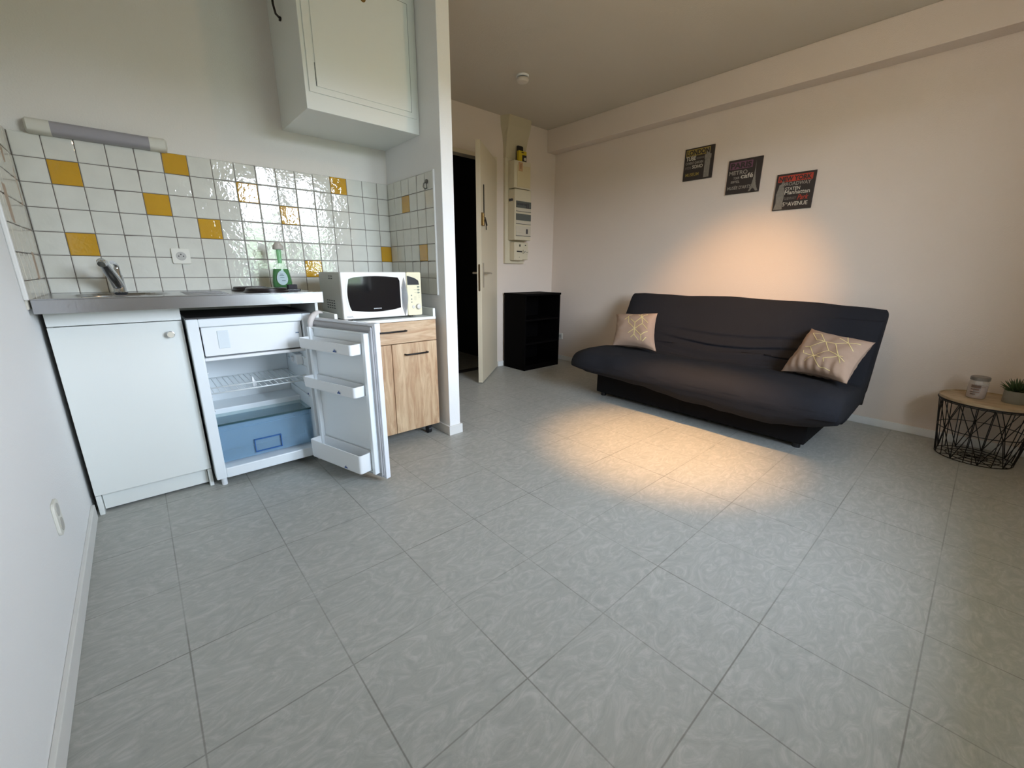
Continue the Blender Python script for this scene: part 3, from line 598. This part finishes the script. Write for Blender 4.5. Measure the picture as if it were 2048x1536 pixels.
# ---------------------------------------------------------------- hall corner: bookcase, electric panel
t = thing('bookcase', (3.45, .48, 0), 'low black open bookcase in the corner beside the door', 'bookcase')
bx0, bx1, by0, by1, bz = 3.192, 3.714, .316, .641, .7917
w = MB(); w.box(bx0, bx0+.018, by0, by1, 0, bz-.02); w.build('side_panel', M_BLACKWOOD, t, bevel=.001)
w = MB(); w.box(bx1-.018, bx1, by0, by1, 0, bz-.02); w.build('side_panel', M_BLACKWOOD, t, bevel=.001)
MB().box(bx0-.005, bx1+.005, by0-.006, by1, bz-.02, bz).build('top', M_BLACKWOOD, t, bevel=.001)
MB().box(bx0+.018, bx1-.018, by1-.006, by1, 0, bz-.02).build('back_panel', M_BLACKWOOD, t)
for z in (.27, .515): MB().box(bx0+.018, bx1-.018, by0+.004, by1-.006, z, z+.018).build('shelf', M_BLACKWOOD, t, bevel=.001)
MB().box(bx0+.018, bx1-.018, by0+.002, by1-.006, .0, .05).build('plinth', M_BLACKWOOD, t)

t = thing('electrical_panel', (3.34, .66, 1.09), 'tall cream electrical panel with breaker windows between door and corner', 'electrical panel')
MB().box(3.207, 3.470, .646, YB, 1.090, 2.085).build('backing_plate', M_CREAM, t, bevel=.002)
w = MB(); rings = []
for z, xa, xb, xc, xd, yf in ((2.085, 3.205, 3.210, 3.466, 3.472, .645), (2.16, 3.205, 3.212, 3.466, 3.474, .640), (2.27, 3.195, 3.205, 3.475, 3.485, .620), (2.36, 3.172, 3.205, 3.490, 3.510, .600), (H-.001, 3.167, 3.208, 3.492, 3.515, .588)):
    rings.append([(xa, YB-.0005, z), (xb, yf, z), (xc, yf-.006, z), (xd, YB-.0005, z)])
w.loft(rings); w.build('cable_hood', mat('hood_cream', srgb(192, 181, 152), .6), t)
w = MB(); w.box(3.245, 3.468, .556, .646, 1.808, 2.058); mtr = w.build('meter_box', M_CREAM, t, bevel=.006, seg=3)
MB().box(3.283, 3.460, .553, .557, 1.822, 2.018).build('cover', mat('cover_cream', srgb(206, 190, 150), .5), mtr, bevel=.001)
w = MB(); w.box(3.300, 3.352, .549, .557, 1.965, 2.045); w.build('badge', mat('badge_tan', srgb(190, 150, 110), .5), mtr, bevel=.002)
MB().box(3.323, 3.328, .5478, .5495, 1.985, 2.03).build('slot', M_BLACK, mtr)
w = MB(); w.box(3.245, 3.470, .545, .646, 1.320, 1.800); bk = w.build('breaker_box', M_CREAM, t, bevel=.006, seg=3)
M_SMOKE = mat('smoked_window', srgb(92, 96, 92), .2); M_PALE = mat('pale_strip', srgb(200, 190, 170), .5)
for z0, z1, dark in ((1.596, 1.690, 1), (1.478, 1.572, 1), (1.364, 1.456, 0)):
    w = MB(); w.box(3.262, 3.466, .541, .546, z0, z0+.03); w.mi = 1; w.box(3.262, 3.466, .541, .546, z0+.032, z1); w.mi = 2; w.box(3.262, 3.466, .540, .546, z0-.004, z0)
    br = w.build('breaker_window', [M_PALE, M_SMOKE if dark else M_PALE, M_RUBBER], bk)
w = MB()
for k in range(7): w.box(3.275+.018*k, 3.283+.018*k, .538, .542, 1.652, 1.672)
for k in range(2): w.box(3.40+.022*k, 3.41+.022*k, .537, .542, 1.628, 1.675)
w.box(3.40, 3.42, .535, .542, 1.385, 1.43)
split_build(w, 'breaker_switch', M_RUBBER, bk)
w = MB(); 
for y in (.585, .615): w.cyl((3.2452, y, 1.70), (3.238, y, 1.70), .013, n=16)
split_build(w, 'screw_cap', M_RUBBER, bk, smooth=True, angle=40)
MB().box(3.268, 3.386, .570, .646, 1.122, 1.302).build('main_breaker', M_CREAM, t, bevel=.006, seg=3)
MB().box(3.390, 3.470, .582, .646, 1.128, 1.300).build('relay_box', M_CREAM, t, bevel=.005, seg=3)
w = MB(); w.box(3.300, 3.372, .566, .571, 1.203, 1.217); w.box(3.335, 3.347, .564, .571, 1.258, 1.28); w.box(3.335, 3.339, .567, .571, 1.15, 1.156); w.box(3.425, 3.437, .578, .583, 1.27, 1.28); split_build(w, 'breaker_mark', M_BLACK, t)
MB().prism(rrect(3.395, 3.468, 1.19, 1.228, .004), 0, .012, FACE_S((0, .582, 0))).build('label_holder', mat('holder_pale', srgb(210, 200, 176), .4), t)
w = MB(); w.box(3.401, 3.405, .5695, .5702, 1.20, 1.218); w.box(3.412, 3.43, .5695, .5702, 1.212, 1.217); w.box(3.41, 3.42, .5695, .5702, 1.2, 1.206); w.box(3.437, 3.457, .5695, .5702, 1.203, 1.207); split_build(w, 'label_mark', M_BLACK, t)

t = thing('yellow_package', (3.385, .60, 2.058), 'yellow and black hang-card package standing on the electrical panel', 'package')
w = MB(); w.prism(rrect(3.325, 3.405, 2.10, 2.205, .012), 0, .006, FACE_S((0, .612, 0))); w.build('hang_card', M_BLACK, t)
w = MB(); w.box(3.322, 3.425, .575, .606, 2.0585, 2.155); pk = w.build('box', mat('yellow_card', srgb(196, 170, 30), .45), t, bevel=.002)
MB().box(3.365, 3.422, .5735, .5755, 2.063, 2.12).build('picture', mat('box_dark_print', srgb(46, 40, 38), .5), pk)
w = MB(); w.cyl((3.402, .5735, 2.085), (3.402, .572, 2.085), .015, n=20); w.build('lens_picture', mat('lens_print', srgb(214, 206, 186), .4), pk)
MB().box(3.355, 3.385, .5735, .5755, 2.138, 2.146).build('print', M_BLACK, pk)

t = thing('smoke_detector', (2.755, -.08, H), 'round white smoke detector on the ceiling', 'smoke detector')
w = MB(); w.lathe([(.048, 0), (.048, -.012), (.040, -.014)], (2.755, -.08, H-.0005)); w.build('base', M_PLASTIC, t, smooth=True, angle=35)
w = MB(); w.lathe([(.036, -.013), (.036, -.021), (.046, -.022), (.047, -.034), (.038, -.046), (.02, -.05), (.001, -.05)], (2.755, -.08, H)); w.build('cap', mat('detector_white', srgb(214, 206, 194), .4), t, smooth=True, angle=35)
w = MB(); w.lathe([(.037, -.0135), (.037, -.0215)], (2.755, -.08, H)); w.build('vent_slot', M_RUBBER, t, smooth=True)

# ---------------------------------------------------------------- three city plaques
M_PBG = mat('plaque_charcoal', srgb(48, 40, 36), .6); M_PGR = mat('plaque_grey', srgb(150, 142, 130), .6); M_PLT = mat('plaque_pale', srgb(200, 192, 176), .6); M_PMID = mat('plaque_mid_grey', srgb(112, 104, 96), .6)
def plaque(label, yl, zt, rows, band, bandcol, art):
    S = .2445; t = thing('wall_plaque', (XR-.006, yl-S/2, zt-S), label, 'wall plaque', 'square city-name plaques on the right wall')
    MB().box(XR-.012, XR-.0005, yl-S, yl, zt-S, zt).build('panel', M_PBG, t, bevel=.001)
    Mx = FACE_W((XR-.0122, yl, zt-S))      # u to the right, v up, from the lower left corner
    F = lambda u, v: Mx @ Matrix.Translation((u*S, v*S, 0))
    mb_ = mat('band_'+band.lower().replace(' ', '_'), bandcol, .6)
    w = MB(); w.box(.05*S, .05*S+rows[0][2]*S, rows[0][1]*S-.004, rows[0][1]*S+rows[0][3]*S+.006, 0, .0004, Mx); w.build('title_band', mb_, t)
    w = MB(); text_into(w, band, .03, F(.08, rows[0][1]) @ Matrix.Translation((0, 0, .0009)), ext=.0003, width=(rows[0][2]-.06)*S, height=rows[0][3]*S, bold=.0012); w.build('title', M_PBG, t)
    for key, m_ in (('p', M_PLT), ('g', M_PGR), ('m', M_PMID), ('b', mb_)):
        w = MB(); cnt = 0
        for r in rows[1:]:
            if r[4] == key: text_into(w, r[0], .03, F(r[5], r[1]), ext=.0005, width=r[2]*S, height=r[3]*S, bold=.0004, shear=r[6] if len(r) > 6 else 0); cnt += 1
        if cnt: w.build('lettering', m_, t)
        else: w.b.free()
    w = MB(); art(w, S, Mx); w.build('landmark_picture', mat('landmark_grey', srgb(128, 122, 112), .6, var=.35, vscale=70), t)
def bigben(w, S, M):
    for a in ((.72, .90, .04, .60), (.70, .92, .60, .74), (.75, .87, .74, .80)): w.box(a[0]*S, a[1]*S, a[2]*S, a[3]*S, 0, .0005, M)
    w.prism([(.75*S, .80*S), (.87*S, .80*S), (.81*S, .95*S)], 0, .0005, M)
    for i in range(4): w.box((.735+.04*i)*S, (.75+.04*i)*S, .08*S, .56*S, .0005, .0009, M)
    w.cyl((.81*S, .67*S, .0005), (.81*S, .67*S, .0012), .045*S, n=20, M=M)
def tower(w, S, M):
    L_ = [(.69, .03), (.75, .03), (.78, .09), (.82, .11), (.86, .09), (.90, .03), (.97, .03), (.91, .16), (.875, .30), (.85, .50), (.835, .72), (.828, .90), (.822, .72), (.81, .50), (.785, .30), (.75, .16)]
    w.prism([(x*S, y*S) for x, y in L_], 0, .0006, M); w.box(.74*S, .92*S, .15*S, .17*S, .0006, .001, M); w.box(.78*S, .88*S, .31*S, .325*S, .0006, .001, M)
def statue(w, S, M):
    L_ = [(.03, .02), (.26, .02), (.25, .20), (.27, .45), (.24, .62), (.20, .66), (.19, .74), (.22, .84), (.19, .84), (.15, .72), (.10, .70), (.09, .62), (.05, .45), (.07, .20)]
    w.prism([(x*S, y*S) for x, y in L_], 0, .0005, M)
plaque('highest plaque, olive LONDON title with clock tower', -.825, 2.006,
       [('LONDON', .775, .82, .16), ('TUBE', .62, .34, .13, 'p', .06), ('UNDERGROUND', .64, .26, .06, 'm', .42), ('COVENT GARDEN', .50, .60, .08, 'g', .06), ('HYDE', .36, .20, .08, 'm', .06), ('SOHO', .36, .36, .11, 'p', .30), ('MUSEUM', .13, .46, .10, 'b', .09)], 'LONDON', srgb(150, 128, 60), bigben)
plaque('middle plaque, mauve PARIS title with lattice tower', -1.198, 1.857,
       [('PARIS', .74, .68, .17), ('METRO', .56, .55, .12, 'g', .05), ('TOUR', .43, .18, .07, 'g', .20), ('caf\u00e9', .43, .36, .14, 'p', .42), ('EIFFEL', .32, .26, .07, 'g', .14), ("MUS\u00c9E D'ARTS", .13, .70, .12, 'g', .05)], 'PARIS', srgb(112, 70, 90), tower)
plaque('lowest plaque, red NEW YORK title with statue', -1.558, 1.706,
       [('NEW YORK', .79, .88, .13), ('BROADWAY', .66, .70, .10, 'g', .20), ('STATEN', .53, .38, .09, 'p', .27), ('Manhattan', .42, .64, .11, 'p', .27), ('SUBWAY', .27, .32, .08, 'm', .27), ('Park', .25, .28, .14, 'b', .62, .3), ('5', .10, .06, .11, 'p', .26), ('TH', .15, .06, .05, 'p', .33), ('AVENUE', .10, .50, .11, 'p', .40)], 'NEW YORK', srgb(176, 60, 40), statue)

# ---------------------------------------------------------------- sofa bed
M_SOFA = mat('charcoal_cover', srgb(36, 37, 42), .92, bump=.35, bscale=420, var=.06, vscale=5, spec=.2)
M_SOFAB = mat('black_fabric_base', srgb(20, 19, 20), .9, spec=.2)
t = thing('sofa_bed', (3.4, -1.46, 0), 'long sofa bed with charcoal fabric cover against the right wall', 'sofa')
MB().box(3.08, 3.66, -2.215, -.70, .03, .26).build('base', M_SOFAB, t, bevel=.01)
for x in (3.12, 3.6):
    for y in (-2.17, -.75): MB().cyl((x, y, 0), (x, y, .031), .022, n=14).build('foot', M_BLACK, t)
prof = [(3.10, .165), (3.02, .165), (2.935, .20), (2.885, .255), (2.88, .31), (2.91, .36), (2.97, .39), (3.08, .405), (3.20, .405), (3.32, .395), (3.41, .385), (3.455, .39), (3.50, .43), (3.55, .50), (3.61, .60), (3.665, .70), (3.705, .775), (3.735, .815), (3.765, .825), (3.79, .80), (3.79, .75), (3.755, .65), (3.69, .50), (3.63, .37), (3.57, .27), (3.48, .20), (3.30, .165)]
def catmull(P, k):
    out = []; n = len(P)
    for i in range(n):
        p0, p1, p2, p3 = (Vector(P[(i+j) % n]) for j in (-1, 0, 1, 2))
        for s in range(k):
            u = s/k; out.append(.5*((2*p1)+(p2-p0)*u+(2*p0-5*p1+4*p2-p3)*u*u+(3*p1-p0-3*p2+p3)*u**3))
    return out
P2 = catmull(prof, 10)
hem = [(-.56, .215), (-.95, .20), (-1.2, .195), (-1.53, .155), (-1.8, .155), (-2.05, .145), (-2.36, .20)]
def hemz(y):
    for (a, za), (b, zb) in zip(hem, hem[1:]):
        if y >= b: k = (y-a)/(b-a); return za+(zb-za)*max(0, min(1, k))
    return hem[-1][1]
Y0, Y1, NY = -.555, -2.375, 220; yc_, hl = (Y0+Y1)/2, abs(Y1-Y0)/2
rings = []; er = .07
ys = [i/NY for i in range(NY+1)]; ys = [.5-.5*math.cos(math.pi*u) if (u < .06 or u > .94) else u for u in ys]
ys = sorted(ys)
spine = lambda p: Vector((3.05, .29)) if p.x < 3.15 else (Vector((p.x, .27)) if p.x < 3.42 and p.y < .45 else None)
for u in ys:
    y = Y0+(Y1-Y0)*u; e = min(y*-1-(-Y0), (-Y1)-(-y)); e = max(e, 0); ring = []
    for p in P2:
        er_ = .07 if p.y < .45 else (.07-.045*min(1, (p.y-.45)/.2)); k = math.sqrt(max(0, 1-(1-min(e/er_, 1))**2))
        # centre line of the padding: seat slab and back slab
        if p.y > .45 or p.x > 3.52:
            s_ = max(0, min(1, (p.y-.2)/.6)); c = Vector((3.60+.155*s_ if p.y > .3 else 3.58, p.y if p.y < .74 else .76))
        else: c = Vector((min(max(p.x, 2.95), 3.5), .285))
        q2 = c+(p-c)*(.35+.65*k)
        v = Vector((q2.x, y, q2.y))
        nz = noise.noise(Vector((v.x*4, v.y*2.2, v.z*4)))*.010+noise.noise(Vector((v.x*11, v.y*6, v.z*11)))*.004
        # long slack folds sagging across the lower back and the joint with the seat
        fold = 0; g = math.exp(-((y-yc_+.1)/.55)**4)
        h = (v.z-.39)/.86 if v.x > 3.46 and v.z < .70 and p.x < 3.74 and p.y > .36 else (v.x-3.46 if (p.y > .36 and v.x > 3.15 and v.x <= 3.46) else None)
        if h is not None and p.x < 3.74 and p.y < .8:
            sag = math.exp(-((y-yc_)/.5)**2); wob = .012*noise.noise(Vector((y*4, 9, 0)))
            for h0, sg, A_, w_ in ((.20, .05, .012, .014), (.13, .07, .016, .013), (.055, .075, .018, .014), (.01, .05, .012, .012), (-.05, .03, .010, .02)):
                hh = h0+.03-sg*sag+wob; fold += g*A_*(-math.exp(-((h-hh)/w_)**2)+.8*math.exp(-((h-hh-.024)/(w_*1.3))**2))
        if p.x < 3.42 and p.y > .3: fold += .006*noise.noise(Vector((v.x*3+v.y*5, v.y*4-v.x*6, 2)))
        d = (p-c); d = d.normalized() if d.length > 1e-5 else Vector((0, 1))
        v.x += d.x*(nz+fold); v.z += d.y*(nz+fold)
        if p.y < .25 and p.x < 3.12: v.z += hemz(y)-.175+noise.noise(Vector((y*7, 1, 0)))*.012
        if p.y > .74: v.z += .008*math.cos((y-yc_)/hl*1.5)-.004+(-.022*max(0, (yc_-y)/hl)**3)
        # fabric bulge of the seat towards the room
        if p.x < 3.0: v.x -= .012*math.cos((y-yc_)/hl*math.pi/2)
        ring.append(v)
    rings.append(ring)
w = MB(); w.loft(rings); w.build('fabric_cover', M_SOFA, t, smooth=True)

# ---------------------------------------------------------------- cushions
M_CUSH = mat('rose_beige_cushion', srgb(168, 143, 124), .85, bump=.25, bscale=500, var=.03)
M_GOLD = mat('gold_foil', srgb(250, 236, 176), .35, .35)
def cushion(label, BL, BR, TR, TL, thick, seed, squash=0, lines=()):
    BL, BR, TR, TL = map(Vector, (BL, BR, TR, TL)); c = (BL+BR+TR+TL)/4
    n = ((BR-BL).cross(TL-BL)).normalized()
    if n.x > 0: n = -n
    t = thing('cushion', (c.x, c.y, min(BL.z, BR.z)), label, 'cushion', 'rose cushions with gold lines on the sofa bed'); N = 36
    def P(u, v, side):
        a, b = 2*u-1, 2*v-1
        inw = .075*(1-a*a)*abs(b)**3; inh = .06*(1-b*b)*abs(a)**3
        uu = .5+.5*a*(1-2*inh); vv = .5+.5*b*(1-2*inw)
        p = BL*(1-uu)*(1-vv)+BR*uu*(1-vv)+TR*uu*vv+TL*(1-uu)*vv
        h = (max(0, (1-a**4)*(1-b**4)))**.62
        d = side*thick/2*h + noise.noise(Vector((a*3+seed, b*3, side)))*.010*h + .006*math.sin(b*22+seed+3*a)*h*max(0, abs(a)-.45)
        if squash and b < -.3: d += squash*math.sin(a*24+2*b)*.012*(-b-.3)*h
        return p+n*d
    for nm, side in (('front_cover', 1), ('back_cover', -1)):
        w = MB(); w.grid([[P(i/N, j/N, side) for i in range(N+1)] for j in range(N+1)])
        if side == 1: fc = w.build(nm, M_CUSH, t, smooth=True)
        else: w.build(nm, M_CUSH, t, smooth=True)
    w = MB()
    for (u0, v0), (u1, v1), wd in lines:
        K = 10; L1, L2 = [], []
        dx, dy = u1-u0, v1-v0; l_ = math.hypot(dx, dy); px_, py_ = -dy/l_*wd*.75, dx/l_*wd*.75
        for k in range(K+1):
            u, v = u0+dx*k/K, v0+dy*k/K
            L1.append(P(u+px_, v+py_, 1)+n*.0018); L2.append(P(u-px_, v-py_, 1)+n*.0018)
        w.grid([L1, L2])
    w.build('gold_pattern', M_GOLD, fc, smooth=True)
PAT1 = [(0.7,0.85,0.73,0.57),(0.63,0.82,0.86,0.6),(0.83,0.86,0.56,0.58),(0.46,0.68,0.56,0.58),(0.56,0.58,0.56,0.41),(0.56,0.41,0.73,0.56),(0.73,0.56,0.85,0.43),(0.56,0.41,0.41,0.58),(0.41,0.58,0.4,0.78),(0.56,0.41,0.42,0.27),(0.56,0.41,0.56,0.24),(0.56,0.41,0.71,0.24),(0.71,0.24,0.86,0.38),(0.56,0.24,0.48,0.16),(0.56,0.24,0.65,0.11),(0.71,0.24,0.71,0.11),(0.74,0.1,0.83,0.21),(0.4,0.78,0.48,0.83),(0.31,0.66,0.39,0.75)]
PAT2 = [(0.61,0.65,0.65,0.65),(0.65,0.65,0.79,0.74),(0.65,0.65,0.8,0.41),(0.8,0.41,0.62,0.3),(0.62,0.3,0.65,0.23),(0.8,0.41,0.62,0.48),(0.8,0.41,0.91,0.34),(0.8,0.41,0.86,0.42),(0.8,0.41,0.87,0.28),(0.62,0.48,0.51,0.64),(0.62,0.48,0.46,0.32),(0.21,0.8,0.35,0.82),(0.35,0.82,0.49,0.97),(0.35,0.82,0.49,0.65),(0.49,0.65,0.36,0.65),(0.36,0.65,0.22,0.79),(0.49,0.65,0.61,0.65),(0.49,0.65,0.33,0.49),(0.33,0.49,0.24,0.48),(0.33,0.49,0.46,0.32),(0.46,0.32,0.3,0.33),(0.46,0.32,0.37,0.18),(0.46,0.32,0.58,0.3),(0.46,0.32,0.61,0.12),(0.61,0.12,0.77,0.1),(0.79,0.74,0.64,0.8),(0.79,0.74,0.94,0.8),(0.79,0.74,0.92,0.61),(0.79,0.74,0.7,0.92),(0.3,0.33,0.27,0.39)]
pat = lambda P, wd: [((a, b), (c, d), wd) for a, b, c, d in P if min(a, b, c, d) > .03 and max(a, b, c, d) < .97]
cushion('small upright rose cushion with gold lines at the left end of the sofa bed', (3.20, -.745, .418), (3.20, -1.150, .424), (3.46, -.985, .690), (3.46, -.585, .648), .13, 1,
        lines=pat(PAT1, .012))
cushion('large slanting rose cushion with gold lines at the right end of the sofa bed', (3.33, -1.965, .40), (3.11, -2.345, .430), (3.42, -2.385, .632), (3.62, -2.02, .66), .13, 4, squash=1,
        lines=pat(PAT2, .008))

# ---------------------------------------------------------------- wire table, jar, plant
TX, TY, TR_, TH_ = 3.72, -2.885, .200, .343
t = thing('side_table', (TX, TY, 0), 'round side table with wooden tray top on a black wire basket', 'side table')
w = MB(); w.lathe([(TR_-.003, .330), (TR_, .333), (TR_+.001, .349), (TR_-.003, .350), (TR_-.005, TH_), (.001, TH_)], (TX, TY, 0), n=72); 
w.build('tray_top', M_OAKT, t, smooth=True, angle=30)
w = MB(); w.tube([(TX+TR_*math.cos(a), TY+TR_*math.sin(a), .331) for a in [2*math.pi*i/64 for i in range(64)]], .0045, closed=True); w.build('rim', M_BLACKM, t, smooth=True)
w = MB(); rt_, rm_, rb_ = .196, .176, .156
def ringpt(r, z, deg): return (TX+r*math.cos(R(deg)), TY+r*math.sin(R(deg)), z)
for r, z in ((rb_, .005), (rm_, .168), (rt_, .322), (.11, .005), (.06, .005)): w.tube([ringpt(r, z, 360*i/56) for i in range(56)], .0024, n=6, closed=True)
NN = 9; st = 360/NN
for k in range(NN):
    a = k*st+8
    for dz, r2, z2 in ((1, rt_, .322), (-1, rb_, .005)):
        for off in (-st/2, 0, st/2): w.tube([ringpt(rm_, .168, a), ringpt(r2, z2, a+off)], .0022, n=6)
    w.tube([ringpt(rt_, .322, a+st/2), ringpt(rb_, .005, a+st/2)], .0022, n=6)
for k in range(6): w.tube([ringpt(rb_, .005, k*30), ringpt(rb_, .005, k*30+180)], .002, n=6)
w.build('wire_basket', M_BLACKM, t, smooth=True)

t = thing('candle_jar', (3.725, -2.825, TH_), 'lidded glass candle jar with brown label on the side table', 'candle jar')
JC = (3.727, -2.826, TH_+.0004)
w = MB(); w.lathe([(.034, 0), (.039, .005), (.040, .02), (.0395, .08), (.038, .094), (.033, .104)], JC); w.build('glass', clear('jar_glass', (.80, .78, .74, 1), .30), t, smooth=True, angle=50)
w = MB(); w.lathe([(.033, .003), (.0365, .006), (.0365, .072), (.001, .072)], JC); w.build('wax', mat('pink_wax', srgb(196, 172, 162), .6), t, smooth=True, angle=50)
w = MB(); w.lathe([(.033, .101), (.0395, .103), (.0395, .119), (.036, .123), (.001, .123)], JC); w.build('lid', mat('pewter_lid', srgb(136, 130, 122), .35, .5), t, smooth=True, angle=40)
w = MB()
def jarc(a0, a1, z0, z1, r=.0406): 
    w.grid([[(JC[0]+r*math.cos(R(a)), JC[1]+r*math.sin(R(a)), JC[2]+z) for a in [a0+(a1-a0)*i/10 for i in range(11)]] for z in (z0, z1)])
for a0, a1, z0, z1 in ((140, 195, .062, .078), (142, 190, .050, .057), (140, 195, .036, .041), (145, 175, .023, .030), (196, 225, .068, .070)): jarc(a0, a1, z0, z1)
w.build('label', mat('brown_print', srgb(104, 84, 72), .6), t)

t = thing('potted_plant', (3.745, -2.97, TH_), 'spiky green succulent in a round grey concrete pot on the side table', 'plant')
PC = (3.747, -2.969, TH_+.0004)
w = MB(); w.lathe([(.044, 0), (.0455, .003), (.0465, .066), (.042, .067), (.041, .056), (.001, .056)], PC); w.build('pot', mat('concrete', srgb(136, 132, 120), .85, bump=.3, bscale=120, var=.06, vscale=30), t, smooth=True, angle=40)
w = MB(); rr = random.Random(5)
for k in range(64):
    az = k*2.39996; el = R(12+74*(k/64)); L_ = .066+.014*rr.random()-.014*(k/64)
    b0 = Vector((PC[0]+.006*math.cos(az), PC[1]+.006*math.sin(az), PC[2]+.056+.008*(k/64))); dr_ = Vector((math.cos(az)*math.cos(el), math.sin(az)*math.cos(el), math.sin(el)))
    w.tube([b0, b0+dr_*L_*.5+Vector((0, 0, .002)), b0+dr_*L_+Vector((0, 0, .007))], .003, n=5, rs=[.0038, .0034, .0006])
w.build('leaves', mat('succulent_green', srgb(52, 74, 38), .5, var=.2, vscale=60), t, smooth=True)

# ---------------------------------------------------------------- ceiling lamp that lights the sofa
t = thing('ceiling_spotlight', (2.17, -2.07, H), 'ceiling lamp with two tilted spot heads', 'lamp')
w = MB(); w.lathe([(.06, 0), (.06, -.02), (.05, -.025), (.001, -.025)], (2.17, -2.07, H-.0005)); w.build('base', M_CHROME, t, smooth=True, angle=35)
for (a, b, pw, an, bl) in SPOTS:
    a = Vector(a); d = (Vector(b)-a).normalized(); w = MB()
    w.tube([(2.17, -2.07, H-.02), a-d*.05+Vector((0, 0, .03)), a-d*.05], .006)
    w.cyl(a-d*.075, a-d*.012, .018, .032, n=28); w.build('spot_head', M_CHROME, t, smooth=True, angle=35)
